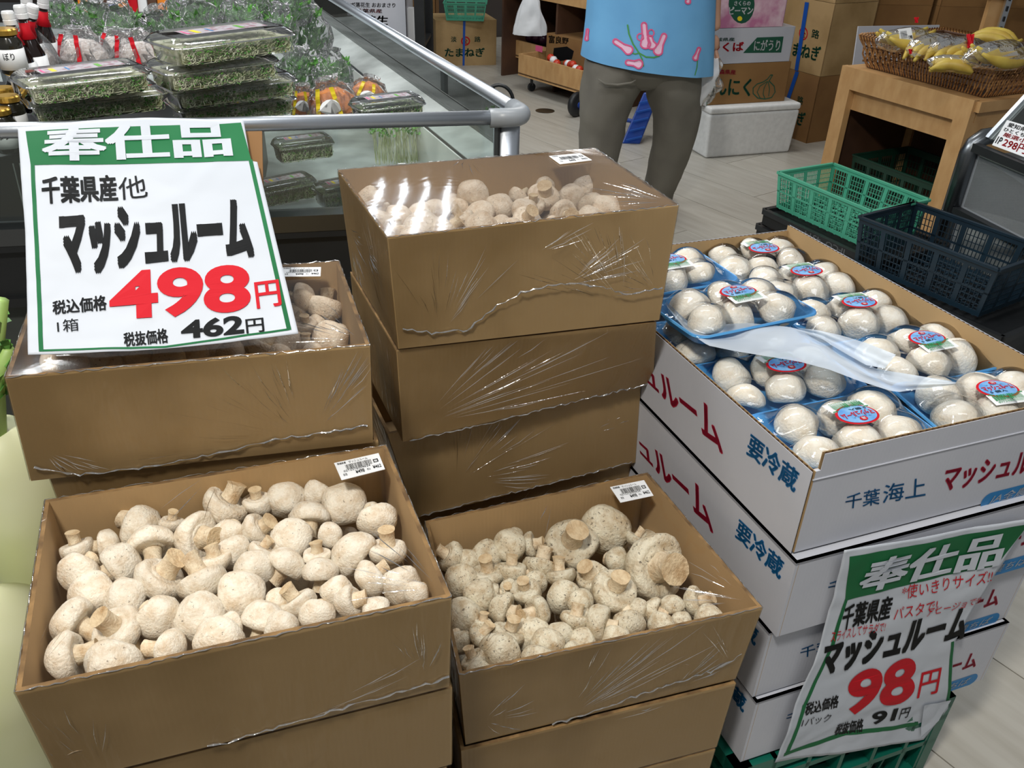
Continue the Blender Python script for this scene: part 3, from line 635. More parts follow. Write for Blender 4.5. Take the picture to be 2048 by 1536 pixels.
def sticker(root,c,fx,fy,up,sc=1):
    fx=fx.normalized(); up=up.normalized(); fy=up.cross(fx).normalized()
    pt=lambda x,y,o=0:c+fx*x*sc+fy*y*sc+up*(o-(x*x+y*y)*2.2*sc)
    mb=MB(); n=28; ell=lambda r,o:[pt(r*.031*math.cos(2*math.pi*k/n),r*.022*math.sin(2*math.pi*k/n),o) for k in range(n)]
    def disc(r,o,mi): mb.cur=mi; mb.add(ell(r,o)+[pt(0,0,o)]+ell(r*.5,o),[(k,(k+1)%n,n+1+(k+1)%n,n+1+k) for k in range(n)]+[(n+1+k,n+1+(k+1)%n,n) for k in range(n)])
    disc(1,0,0); disc(.88,.0004,1)
    mb.cur=2; mb.add([pt(x,y,.0008) for x,y in ((-.03,-.012),(.03,-.012),(.03,-.034),(-.03,-.034))],[(3,2,1,0)])
    mb.cur=0; put_text(mb,'マッシュルーム',lambda a,b:pt(-.024+.048*a,-.005+.011*b,.001),.045)
    mb.add([pt(.006*math.cos(k)-.0,.012+.0045*math.sin(k),.001) for k in [i*.628 for i in range(10)]],[tuple(range(10))])
    mb.cur=2; put_text(mb,'海',lambda a,b:pt(-.003+.006*a,.0095+.005*b,.0014),.02)
    mb.cur=3; put_text(mb,'千葉県産 あさぎり農園',lambda a,b:pt(-.018+.036*a,.006+.003*b-.0005,.001)) if False else put_text(mb,'千葉海上',lambda a,b:pt(-.016+.03*a,.0065+.0028*b,.001))
    mb.cur=4; put_text(mb,'5 個入',lambda a,b:pt(-.02+.026*a,-.0115+.005*b,.0012),.03)
    mb.cur=5; x=-.024
    rn=random.Random(5)
    while x<.022:
        w=rn.choice((.0008,.0014,.0022)); mb.add([pt(x,-.016,.0012),pt(x+w,-.016,.0012),pt(x+w,-.027,.0012),pt(x,-.027,.0012)],[(3,2,1,0)]); x+=w+rn.choice((.0009,.0015))
    mb.add([pt(-.028,-.0125,.0012),pt(.028,-.0125,.0012),pt(.028,-.0142,.0012),pt(-.028,-.0142,.0012)],[(3,2,1,0)])
    put_text(mb,'4973460 003025',lambda a,b:pt(-.024+.046*a,-.032+.004*b,.0012))
    mb.build('sticker',[m_red,m_stk_blue,m_label,m_blue,m_black,m_stk_green],root)
m_stk_blue=M('sticker_blue',(150,196,232),.35,(90,150,214),40); m_stk_green=M('barcode_green',(40,140,80),.4)
capw=[]
def pack(label,u,s,z,rot,flip,tilt=(0,0),n3=3,full=True):
    fx=(wf.normalized()*math.cos(R(rot))+wf.cross(V((0,0,-1))).normalized()*math.sin(R(rot))); c=wp(u,s,z); 
    fx=V((fx.x,fx.y,tilt[0])).normalized(); fy=V((0,0,1)).cross(fx); fy=V((fy.x,fy.y,tilt[1])).normalized(); up=fx.cross(fy).normalized()
    root=thing('mushroom_pack',label,'mushroom pack',c,'film wrapped trays of white mushrooms')
    rot3=Matrix((fx,fy,up)).transposed()
    def loc(p): return c+rot3@V(p)
    mb=MB(); rbox(mb,V((0,0,0)),V((1,0,0)),V((0,1,0)),.212,.128,0,.026,.014); mb.v=[loc(p) for p in mb.v]; mb.build('tray',m_blue_tray,root,smooth=False)
    rn=random.Random(int(u*1000+s*7777)); ms=[]
    for r_ in range(2):
        for k in range(3):
            if not full and r_==1 and k==2: continue
            x=(k-1)*.064+rn.uniform(-.005,.005)+(.006 if r_ else -.006); y=(r_-.5)*.056+rn.uniform(-.003,.003); rr=rn.uniform(.0285,.034); h=.026+rn.uniform(-.002,.005)
            ms.append((x,y,rr,h))
            ax=V((rn.uniform(-.5,.5),rn.uniform(-.6,.3),1)).normalized(); q=ax.to_track_quat('Z','Y').to_matrix()
            key=rn.randrange(6); src=caps[key]
            if len(capw)<=key: capw.extend([None]*(key+1-len(capw)))
            if capw[key] is None:
                m2=MB(); m2.v=list(src.v); m2.f=list(src.f); m2.mi=list(src.mi); ob=m2.build('mushroom',m_cap4,None,smooth=True); capw[key]=ob.data; ob.parent=root
            else: ob=bpy.data.objects.new('mushroom',capw[key]); COL.objects.link(ob); ob.parent=root
            mw=rot3@q; ob.rotation_mode='QUATERNION'; ob.rotation_quaternion=mw.to_quaternion(); ob.location=rot3@V((x,y,h)); ob.scale=(rr,rr,rr*.95)
    def hgt(x,y):
        e=min(1,(.106+.004-abs(x))/.03,(.064+.004-abs(y))/.026); e=max(0,e); h=.027
        for (mx,my,rr,mh) in ms:
            d2=(x-mx)**2+(y-my)**2; R2=(rr*1.06)**2
            if d2<R2: h=max(h,mh+math.sqrt(R2-d2)*.70+.0025)
        return h
    N1,N2=46,30; g=[[0]*(N1+1) for _ in range(N2+1)]
    for j in range(N2+1):
        for i in range(N1+1): g[j][i]=hgt(-.112+.224*i/N1,-.070+.14*j/N2)
    fixed=[[v for v in r] for r in g]
    for it in range(10): # the film stretches between the caps
        g=[[max(fixed[j][i],(g[j-1][i]+g[j+1][i]+g[j][i-1]+g[j][i+1])/4) if 0<i<N1 and 0<j<N2 else .027 for i in range(N1+1)] for j in range(N2+1)]
    mb=MB(); mb.add([loc((-.112+.224*i/N1,-.070+.14*j/N2,g[j][i])) for j in range(N2+1) for i in range(N1+1)],[(j*(N1+1)+i,j*(N1+1)+i+1,(j+1)*(N1+1)+i+1,(j+1)*(N1+1)+i) for j in range(N2) for i in range(N1)])
    mb.build('film_wrap',m_pack_film,root,smooth=True)
    mb=MB(); rn2=random.Random(9)
    for sx in (-1,1):
        for k in range(7):
            x=sx*.098+rn2.uniform(-.004,.004); y=rn2.uniform(-.05,.05); a=loc((x,y,.0305)); b=loc((x-sx*rn2.uniform(.012,.03),y+rn2.uniform(-.01,.01),.034+rn2.uniform(0,.012))); w=(fy*.0003); mb.add([a-w,a+w,b],[(0,1,2)])
    mb.build('film_crease',m_crease,root)
    sx,sy=(.004,-.004)
    i=int((sx+.112)/.224*N1); j=int((sy+.07)/.14*N2); zt=max(max(g[jj][i-6:i+7]) for jj in range(j-4,j+5))
    f2=fx if not flip else -fx
    sticker(root,loc((sx,sy,zt+.001)),f2,None,up)
    return root
zb=.695
packs=[('wrapped blue tray of white mushrooms at the front left of the carton',.136,.092,zb,0,True,(0,0)),
 ('wrapped tray at the front right of the carton, sticker upright',.372,.088,zb,-6,False,(.0,0)),
 ('wrapped tray second from the front on the left, half under white foam',.130,.232,zb,0,True,(0,0)),
 ('wrapped tray second from the front on the right, sticker upright',.380,.228,zb,2,False,(0,0)),
 ('wrapped tray lying beneath the raised tray at the left side',.137,.372,zb,0,True,(0,0)),
 ('wrapped tray at the middle right, sticker upside down',.372,.366,zb,-2,True,(0,0)),
 ('raised tilted tray stacked on the left side of the carton',.132,.366,zb+.052,4,False,(.0,-.05)),
 ('wrapped tray second from the back on the right',.372,.500,zb,1,True,(0,0)),
 ('wrapped tray at the back right corner of the carton',.366,.630-.012,zb,0,True,(0,.05)),
 ('wrapped tray at the back left, against the brown stack',.150,.590,zb+.012,3,False,(0,0)),
 ('wrapped tray at the left between the raised tray and the back',.140,.500-.02,zb+.02,2,False,(0,.1))]
for pk in packs[:-1]: pack(pk[0],*pk[1:])
# foam sheet
Rg=lambda x,y:(1248+x/2.56,400+y/2.56)
def strip(mb,top,bot,zf,n=8,seed=0):
    def interp(l,t):
        t*=len(l)-1; i=min(int(t),len(l)-2); a=V(l[i]);b=V(l[i+1]); s=t-i; return a.lerp(b,s)
    def fn(u,v):
        p=interp(bot,u).lerp(interp(top,u),v); q=Rg(p.x,p.y); return P(q[0],q[1],zf(u,v)+.0012*NZ(V((u*9,v*4,seed)))+.004*math.sin(v*7+u*5))
    mb.grid(fn,48,10)
mb=MB()
strip(mb,[(210,515),(330,625),(470,640),(620,628),(850,650),(1010,692),(1150,770),(1290,865),(1450,890),(1700,932)],[(225,560),(320,670),(430,745),(560,772),(760,805),(900,828),(1050,868),(1200,925),(1390,985),(1695,945)],lambda u,v:.772-.008*u)
strip(mb,[(880,652),(1000,668),(1120,695),(1250,735),(1392,792)],[(1000,700),(1060,742),(1150,795),(1240,845),(1335,862)],lambda u,v:.777)
tag(mb.build('foam_sheet',m_foam,None,smooth=True,off=P(1600,700,.77)),'thin white foam sheet draped across the trays in the open carton','foam sheet')
# green pallet crate beneath
def slat_crate(root,a,b,d,z0,z1,mat,nribs=6):
    # open sided stacking crate: rim, corner posts, ribs and lattice walls
    a=V(a);b=V(b);d=V(d); cs=[a,b,b+d,a+d]; cen=sum(cs,V())/4
    for i in range(4):
        p,q=cs[i],cs[(i+1)%4]; mb=MB(); h=z1-z0; Z=lambda z:V((0,0,z))
        inw=(cen-(p+q)/2); inw=(inw-(q-p).normalized()*inw.dot((q-p).normalized())).normalized(); t=.022
        for zz,hh in ((z1-.014,.028),(z1-.05,.012),(z0+.012,.024),(z0+h*.45,.012)): mb.bar(p+Z(zz)+inw*t/2,q+Z(zz)+inw*t/2,t,hh)
        for k in range(nribs+1):
            r=p.lerp(q,k/nribs); r=r.lerp(cen,.0); w=.028 if k in (0,nribs) else .008
            r=p.lerp(q,min(max(k/nribs,w/2/(q-p).length),1-w/2/(q-p).length)); mb.bar(r+Z(z0)+inw*t/2,r+Z(z1)+inw*t/2,w,t,up=inw)
        for k in range(nribs*3):
            r=p.lerp(q,(k+.5)/(nribs*3)); r2=p.lerp(q,(k+1.3)/(nribs*3)) if k<nribs*3-1 else r; mb.bar(r+Z(z0)+inw*t*.6,r2+Z(z0+h*.45)+inw*t*.6,.004)
        mb.build('side_wall',mat,root)
    mb=MB()
    for k in range(9):
        r0=a.lerp(b,(k+.5)/9);mb.bar(r0+V((0,0,z0+.01)),r0+d+V((0,0,z0+.01)),.02,.008)
    for k in range(5):
        r0=a.lerp(a+d,(k+.5)/5);mb.bar(r0+V((0,0,z0+.01)),r0+(b-a)+V((0,0,z0+.01)),.02,.008)
    tag(mb.build('crate_base',mat,root),kind='stuff')
r=thing('pallet_crate','dark green plastic crate on the floor under the white cartons','crate',wp(.2,.3,0))
g0=wp(-.012,-.02,0); slat_crate(r,g0,g0+wf*.42,ws*.62,.0,.204,m_pallet)
# ---------------------------------------------------------------- price signs
def sign(root,plane,rowsL,rowsR,nu,nv,amp,seed,th=.0006,bow=0):
    pt,n=plane
    def disp(p): return amp*(NZ(p*9+V((seed,0,0)))*1.0+.45*abs(NZ(p*23+V((seed,3,0))))+.9*max(0,.12-abs(NZ(p*5+V((0,seed,7)))))*2)
    def on(px,py,off=0): 
        p=onpl(px,py,pt,n); return p+n*(disp(p)+off)
    def interp(l,t):
        t=min(max(t,0),1)
        for i in range(len(l)-1):
            if t<=l[i+1][0] or i==len(l)-2:
                k=(t-l[i][0])/(l[i+1][0]-l[i][0]); return V(l[i][1]).lerp(V(l[i+1][1]),k)
    def pxf(u,v):
        p=interp(rowsL,v).lerp(interp(rowsR,v),u); return p+V((0,bow*math.sin(math.pi*u)*(1-v)+(8*math.sin(math.pi*u)*v**3 if bow else 0)))
    mb=MB(); mb.grid(lambda u,v:on(*pxf(u,1-v)),nu,nv); o=mb.build('paper',m_paper,root,smooth=True)
    md=o.modifiers.new('thickness','SOLIDIFY'); md.thickness=th; md.offset=-1
    def band(pts,m,off=.0005,nm='printed_border',n1=40,n2=8):
        mb=MB(); f=bil2(pts); mb.grid(lambda u,v:on(*f(u,v),off),n1,n2); return mb.build(nm,m,o,smooth=True)
    def text(body,q,m,bold=0,off=.0011,cut=.0):
        mb=MB(); f=bil2(q)
        vs,fs=glyphs(body,bold); mb.add([on(*f(a,b),off) for a,b in vs],fs); return mb.build('lettering',m,o)
    return o,band,text,on
s1=thing('price_sign','large price sign at left reading 498 yen, green header, held over a mushroom box','price sign',P(330,700,.895))
pa=P(57,711,.897);pb_=P(597,667,.897);pc=P(260,240,1.06); n1=(pb_-pa).cross(pc-pa).normalized()
if n1.dot(EYE-pa)<0: n1=-n1
o,band,text,on=sign(s1,(pa,n1),[(0,(36,258)),(.45,(50,455)),(1,(57,711))],[(0,(487,240)),(.2,(501,322)),(.205,(514,322)),(1,(597,667))],90,90,.0032,1,bow=-10)
hb_=[(52,264),(482,246),(503,322),(68,332)]
band(hb_,m_green)
band([(62,328),(70,328),(88,704),(79,705)],m_green,n1=2,n2=40); band([(497,320),(505,320),(583,660),(574,661)],m_green,n1=2,n2=40)
band([(79,701),(330,692),(330,696),(80,705)],m_green,n1=20,n2=1); band([(330,692),(578,657),(579,661),(330,696)],m_green,n1=20,n2=1); band([(52,264),(60,264),(70,330),(62,330)],m_green,n1=2,n2=8)
text('奉仕品',[(90,262),(452,244),(462,312),(90,324)],m_paper,.05,.0016)
text('千葉県産',[(85,358),(230,350),(236,402),(87,410)],m_black,.045)
text('他',[(236,356),(288,350),(298,396),(238,402)],m_black,.0)
text('マッシュルーム',[(122,428),(492,402),(506,516),(126,548)],m_black,.09)
text('498',[(216,545),(500,528),(502,624),(220,644)],m_red,.035); text('円',[(509,566),(556,560),(563,611),(515,617)],m_red,.03)
text('税込価格',[(105,603),(211,589),(213,619),(107,630)],m_black,.035); text('1箱',[(114,642),(156,636),(158,662),(116,667)],m_black,0)
text('税抜価格',[(247,667),(334,657),(337,686),(250,694)],m_black,.035); text('462',[(361,642),(487,630),(489,668),(363,679)],m_black,.035); text('円',[(491,640),(526,636),(529,664),(494,668)],m_black,.02)
mb=MB(); q=[onpl(x,y,pa-n1*.012,n1) for x,y in ((70,600),(530,560),(524,262),(52,272))]; mb.slab(q,n1,.005); mb.build('backing_board',m_card_dk,s1)
s2=thing('price_sign','crumpled price sign reading 98 yen hanging on the white cartons at right','price sign',WO+V((.1,0,.4)))
nn=wn_f; p2=WO+V((0,0,.6))+wn_f*.022
o,band,text,on=sign(s2,(p2,nn),[(0,(1688,1100)),(.25,(1668,1192)),(.45,(1640,1290)),(.72,(1588,1410)),(1,(1550,1526))],[(0,(2062,1035)),(.22,(1992,1142)),(.4,(1950,1212)),(.58,(1908,1282)),(.86,(1897,1420)),(.94,(1862,1462)),(1,(1848,1480))],60,70,.0045,5)
band([(1698,1112),(2056,1046),(1990,1128),(1690,1202)],m_green)
band([(1690,1198),(1697,1196),(1668,1290),(1660,1292)],m_green,n1=2,n2=10); band([(1660,1290),(1668,1288),(1612,1408),(1604,1410)],m_green,n1=2,n2=10); band([(1604,1408),(1612,1406),(1576,1508),(1567,1513)],m_green,n1=2,n2=10)
band([(1568,1505),(1690,1462),(1692,1470),(1567,1513)],m_green,n1=16,n2=1); band([(1690,1462),(1838,1446),(1838,1454),(1692,1470)],m_green,n1=16,n2=1); band([(1900,1282),(1906,1280),(1898,1410),(1892,1411)],m_green,n1=2,n2=14)
text('奉仕品',[(1738,1120),(2014,1060),(1990,1126),(1712,1186)],m_paper,.05,.0022)
text('千葉県産',[(1690,1212),(1788,1192),(1778,1236),(1681,1262)],m_black,.045)
text('*使いきりサイズ!!',[(1806,1172),(1984,1136),(1980,1162),(1803,1200)],m_red,-.0)
text('パスタで!',[(1790,1216),(1876,1197),(1872,1222),(1786,1240)],m_red,0); text('アヒージョで!!',[(1856,1216),(1962,1190),(1956,1206),(1852,1234)],m_red,0)
text('スライスしてサラダで!',[(1664,1262),(1772,1242),(1768,1262),(1660,1284)],m_red,0)
text('マッシュルーム',[(1652,1288),(1940,1212),(1922,1276),(1640,1352)],m_black,.08)
text('98',[(1702,1346),(1836,1308),(1824,1402),(1682,1432)],m_red,.035); text('円',[(1844,1346),(1882,1334),(1872,1384),(1832,1394)],m_red,.02)
text('税込価格',[(1612,1404),(1678,1388),(1673,1412),(1606,1428)],m_black,.035); text('1パック',[(1604,1434),(1662,1424),(1657,1440),(1599,1450)],m_black,0)
text('税抜価格',[(1674,1446),(1728,1436),(1724,1462),(1667,1470)],m_black,.035); text('91',[(1746,1424),(1796,1414),(1788,1440),(1740,1449)],m_black,.035); text('円',[(1802,1416),(1821,1412),(1814,1434),(1796,1438)],m_black,.01)
mb=MB(); mb.grid(lambda u,v:on(*(bil2([(1846,1408),(1900,1398),(1876,1440),(1840,1472)])(u,v)),.003),8,8); mb.build('folded_corner',m_paper,s2)
# ---------------------------------------------------------------- open glass display cooler
g_=V((.977,.212,0)).normalized(); e_=V((-.405,.914,0)).normalized(); C0=V((.018,1.868,0)); Z=lambda z:V((0,0,z))
up=V((0,0,1)); gl=-g_ # front rail runs left from the corner
inn=V((-.212,.977,0)).normalized() # into the cooler from the front
inr=V((-.914,-.405,0)).normalized() # into the cooler from the right side
ck=thing('display_cooler','glass sided open display cooler with steel rails behind the mushroom boxes','cooler',C0)
LF,LR=2.0,3.4; FL=C0+gl*LF; RE=C0+e_*LR; rr=.0155
mb=MB(); mb.tube([FL+Z(.88),C0+gl*.075+Z(.88)],rr,16); mb.build('front_rail',m_metal,ck,smooth=True)
mb=MB(); mb.tube([C0+e_*.07+Z(.88),RE+Z(.88)],rr,16); mb.build('side_rail',m_metal,ck,smooth=True)
mb=MB(); pth=[C0+gl*.085]+[C0+gl*(.045*(1-math.sin(t)))+e_*(.045*(1-math.cos(t)))*1.0+gl*.0 for t in [i*math.pi/2/8 for i in range(9)]]+[C0+e_*.085]
mb.tube([p+Z(.879) for p in pth],rr+.005,16); mb.build('corner_cap',m_grey_pl,ck,smooth=True)
mb=MB(); c=C0+gl*.035+e_*.03; mb.tube([c+Z(.868),c+Z(.45)],.031,20,flat=.9); mb.build('corner_post',m_metal,ck,smooth=True)
mb=MB(); c2=C0+gl*.067+e_*.004;mb.bar(c2+Z(.866),c2+Z(.6),.005,.012,up=g_); mb.build('post_seal',m_rub,ck)
def pane(nm,a,b,z0,z1,n,th=.005):
    mb=MB(); q=[a+Z(z0),b+Z(z0),b+Z(z1),a+Z(z1)]; mb.slab(q,n,th); return mb.build(nm,m_glass,ck)
f0=C0+gl*.066; 
pane('front_glass',FL,f0,.69,.868,-inn); pane('side_glass',C0+e_*.06,RE,.772,.868,-inr)
mb=MB(); mb.bar(FL+Z(.673)-inn*.012,f0+Z(.673)-inn*.012,.05,.036); 
mb.build('bumper_rail',m_steel_d,ck)
mb=MB(); mb.bar(FL+Z(.648)-inn*.02,C0+Z(.648)-inn*.02,.03,.016); mb.bar(FL+Z(.585)-inn*.01,C0+Z(.585)-inn*.01,.02,.1); mb.bar(FL+Z(.525)-inn*.018,C0+Z(.525)-inn*.018,.03,.02); mb.build('bumper_strip',m_rub,ck)
mb=MB(); mb.hexa([FL,C0,RE,RE+gl*1.6],[x+Z(.52) for x in (FL,C0,RE,RE+gl*1.6)]); mb.build('base_panel',m_dkgreen,ck)
# side wall: outer skin, sloping ledge, white inner liner
s0=C0+e_*.03
mb=MB(); mb.slab([s0-inr*.012+Z(.5),RE-inr*.012+Z(.5),RE-inr*.012+Z(.775),s0-inr*.012+Z(.775)],-inr,.012); mb.build('side_skin',m_ledge,ck)
w1=.085; mb=MB(); mb.hexa([s0-inr*.012+Z(.755),RE-inr*.012+Z(.755),RE+inr*w1+Z(.735),s0+inr*w1+Z(.735)],[s0-inr*.012+Z(.776),RE-inr*.012+Z(.776),RE+inr*w1+Z(.752),s0+inr*w1+Z(.752)]); mb.build('ledge',m_ledge,ck)
mb=MB(); a=s0+inr*(w1+.004); b=RE+inr*(w1+.004); mb.bar(a+Z(.745),b+Z(.745),.008,.01); mb.build('seam_strip',m_rub,ck)
mb=MB(); a=s0+inr*(w1+.012); b=RE+inr*(w1+.012); mb.slab([a+Z(.56),b+Z(.56),b+Z(.749),a+Z(.749)],inr,.02); mb.build('inner_liner',m_wpanel,ck)
mb=MB(); a=FL+inn*.02; b=C0+inn*.03+inr*.1; c=RE+inr*.1; d=RE+gl*1.5; mb.hexa([x+Z(.53) for x in (a,b,c,d)],[x+Z(.575) for x in (a,b,c,d)]); mb.build('cooler_floor',m_ledge,ck)
mb=MB(); p0=P(-20,470,.66)
for k in range(34): 
    a=FL+inn*(.03)+(-gl)*(.93+k*.0125) ; mb.bar(a+Z(.62),a+inn*.02+Z(.80),.0022)
tag(mb.build('louvre_grille',m_ledge,ck),kind='stuff')
tc=tag(MB().hexa(*[[C0+gl*x+inn*y+Z(z) for x,y in ((1.95,.10),(.62,.10),(.62,.75),(1.95,.9))] for z in (.576,.80)]).build('product_riser',m_blackpl,None),'black riser inside the cooler under the sprout trays','riser')
# black hoop handled divider on the side glass
hd=thing('basket_hook','black plastic hoop clipped over the side glass near the cooler corner','hook',P(985,205,.80))
hc=P(997,205,.85); mb=MB(); hr=.036
mb.tube([hc+RT*(-hr*math.cos(t))+Z(hr*1.15*math.sin(t)) for t in [i*math.pi/14 for i in range(15)]]+[hc+RT*hr-Z(.012)],.0045,8); mb.build('hoop',m_blackpl,hd,smooth=True)
mb=MB(); q=hc-RT*hr; mb.slab([q+RT*-.006+Z(-.03),q+RT*.03+Z(-.035),q+RT*.02+Z(.0),q+RT*-.006+Z(.002)],BK,.004); mb.build('clear_tab',m_clear,hd)
mb=MB(); mb.bar(hc+RT*-.012+Z(.038),hc+RT*-.014+Z(.01),.006); mb.bar(hc+RT*.03+Z(-.015),hc+RT*.024+Z(-.05),.006); mb.build('clip',m_blackpl,hd)
# ---------------------------------------------------------------- sprout trays
def ribbon(mb,pts,w):
    vs=[];fs=[]
    for i,p in enumerate(pts):
        d=(pts[min(i+1,len(pts)-1)]-pts[max(i-1,0)]).normalized(); sd=d.cross(V((random.random()-.5,random.random()-.5,1))).normalized()*w; vs+=[p-sd,p+sd]
    for i in range(len(pts)-1): fs.append((2*i,2*i+1,2*i+3,2*i+2))
    mb.add(vs,fs)
def sprouts(mb,w,d,h,n,rn):
    for k in range(n):
        c=V((rn.uniform(-.46,.46)*w,rn.choice((-.485,rn.uniform(-.48,.48)))*d,rn.uniform(.1,.9)*h)); r=rn.uniform(.006,.016); a0=rn.uniform(0,6.3); ar=rn.uniform(1.2,4)
        e1=V((1,0,0)); e2=V((0,rn.uniform(-.1,.1),1)); pts=[]
        for i in range(6):
            a=a0+ar*i/5; q=c+e1*r*math.cos(a)+e2*r*.7*math.sin(a); q.z=min(max(q.z,.002),h); q.x=min(max(q.x,-.48*w),.48*w); pts.append(q)
        mb.cur=0; ribbon(mb,pts,.0009)
        if rn.random()<.8:
            mb.cur=1; p=pts[-1]; s=rn.uniform(.0018,.0032)
            for t in (0,1):
                q=V((rn.uniform(-1,1),rn.uniform(-1,1),rn.uniform(-1,1))).normalized(); q2=q.orthogonal().normalized(); mb.add([p,p+q*s+q2*s*.6,p+q*s*2,p+q*s-q2*s*.6],[(0,1,2,3)])
m_lab2=M('label_pale',(176,172,178),.4,(150,120,130),60,contrast=(.5,.6))
def make_tray(kind):
    w,d,h=.245,.12,.036; rn=random.Random(4); t=thing('sprout_pack' if kind==0 else 'clear_pack','x','sprout pack')
    mb=MB(); rbox(mb,V((0,0,0)),V((1,0,0)),V((0,1,0)),w,d,0,h,.006,.02,4); mb.build('tray',m_clear,t,smooth=True)
    mb=MB(); lx=[(h+.001,.006),(h+.006,.004),(h+.012,-.002),(h+.0165,-.01),(h+.014,-.014)]; rings=[]
    for z,e in lx:
        ring=[]
        for sx,sy,a0 in ((1,1,0),(-1,1,90),(-1,-1,180),(1,-1,270)):
            for k in range(5): a=R(a0+22.5*k); ring.append(V((sx*(w/2+e-.02)+.02*math.cos(a),sy*(d/2+e-.02)+.02*math.sin(a),z)))
        rings.append(ring)
    N=20; mb.add([p for r_ in rings for p in r_],[(i*N+k,i*N+(k+1)%N,(i+1)*N+(k+1)%N,(i+1)*N+k) for i in range(4) for k in range(N)]+[tuple(4*N+k for k in range(N))]); mb.build('lid',m_clear,t,smooth=True)
    mb=MB(); mb.box(-.465*w,.465*w,-.46*d,.46*d,.004,h*.9); mb.build('sprout_core',m_sprmix if kind==0 else m_sprdk,t)
    mb=MB(); sprouts(mb,w,d,h,420,rn); tag(mb.build('sprouts',[m_sprout,m_leaf],t),kind='stuff')
    mb=MB(); mb.cur=0; zz=h+.0172; mb.add([(-.085,-.03,zz),(.085,-.03,zz),(.085,.02,zz),(-.085,.02,zz)],[(0,1,2,3)]); 
    for k,(x0,x1,m) in enumerate(((-.08,-.075,1),(-.062,-.052,2),(-.03,-.026,3),(.03,.04,4))): mb.cur=m; mb.add([(x0,-.022,zz+.0004),(x1,-.022,zz+.0004),(x1,.01,zz+.0004),(x0,.01,zz+.0004)],[(0,1,2,3)])
    mb.build('printed_label',[m_lab2,m_pinkd,m_yellow,m_blue,m_leaf],t)
    return t
tr0=make_tray(0); trt=tree_of(tr0)
def put_tray(first,a,b,z,lab,grp,tr=None,tree=None):
    A_=P(*a,z);B_=P(*b,z); d=(B_-A_).normalized(); rot=Matrix((d,V((-d.y,d.x,0)),up)).transposed(); s=(B_-A_).length/.245
    c=(A_+B_)/2+V((-d.y,d.x,0))*.06*min(s,1.15)-Z(.036)
    if first: o=tr; o.location=c; o['label']=lab; o['group']=grp; o.rotation_mode='QUATERNION'; o.rotation_quaternion=rot.to_quaternion(); o.scale=(s,min(s,1.15),1)
    else: o=dup(tr,c,lab,grp,rot.to_quaternion(),V((s,min(s,1.15),1)),tree)
    return o
G='stacked clear packs of sprouts'
for k,(a,b,z,l) in enumerate([((357,98),(588,68),1.024,'top clear pack of the taller sprout stack, printed lid showing'),((340,150),(556,122),.972,'second clear sprout pack from the top of the taller stack'),((356,188),(592,160),.918,'third clear sprout pack from the top of the taller stack'),((364,224),(590,197),.868,'bottom clear sprout pack of the taller stack, behind the rail'),((58,176),(300,146),.955,'upper clear sprout pack of the two pack stack beside the jars'),((66,216),(330,186),.902,'lower clear sprout pack of the two pack stack, above the sign')]):
    put_tray(k==0,a,b,z,l,G,tr0,trt)
ct=make_tray(1); ctt=tree_of(ct)
for k,(a,b,z,l) in enumerate([((525,388),(635,366),.665,'clear lidded pack lying low behind the front glass, beside the sign'),((648,392),(760,372),.665,'clear lidded pack low behind the front glass, second from the sign'),((560,300),(668,286),.73,'clear pack with yellow label deeper behind the front glass'),((725,222),(850,207),.875,'clear lidded pack standing just inside the front rail at right')]):
    put_tray(k==0,a,b,z,l,'clear packs behind the cooler glass',ct,ctt)
# radish sprouts standing upright
kw=thing('radish_sprouts','upright bunch of white stemmed radish sprouts behind the front glass','sprouts',P(795,325,.64))
mb=MB(); rn=random.Random(11); kc=P(795,325,.645)
for k in range(170):
    b=kc+g_*rn.uniform(-.06,.06)+inn*rn.uniform(-.02,.03); t_=b+g_*rn.uniform(-.012,.012)+inn*rn.uniform(-.01,.01)+Z(rn.uniform(.07,.10)); ribbon(mb,[b,b.lerp(t_,.5)+g_*rn.uniform(-.004,.004),t_],.0011)
tag(mb.build('stems',m_sprout,kw),kind='stuff')
mb=MB()
for k in range(260):
    p=kc+g_*rn.uniform(-.07,.07)+inn*rn.uniform(-.03,.04)+Z(rn.uniform(.075,.125)); q=V((rn.uniform(-1,1),rn.uniform(-1,1),rn.uniform(-.3,1))).normalized(); w=q.orthogonal().normalized()*.004; mb.add([p,p+q*.005+w,p+q*.011,p+q*.005-w],[(0,1,2,3)])
tag(mb.build('seed_leaves',m_leaf2,kw),kind='stuff')
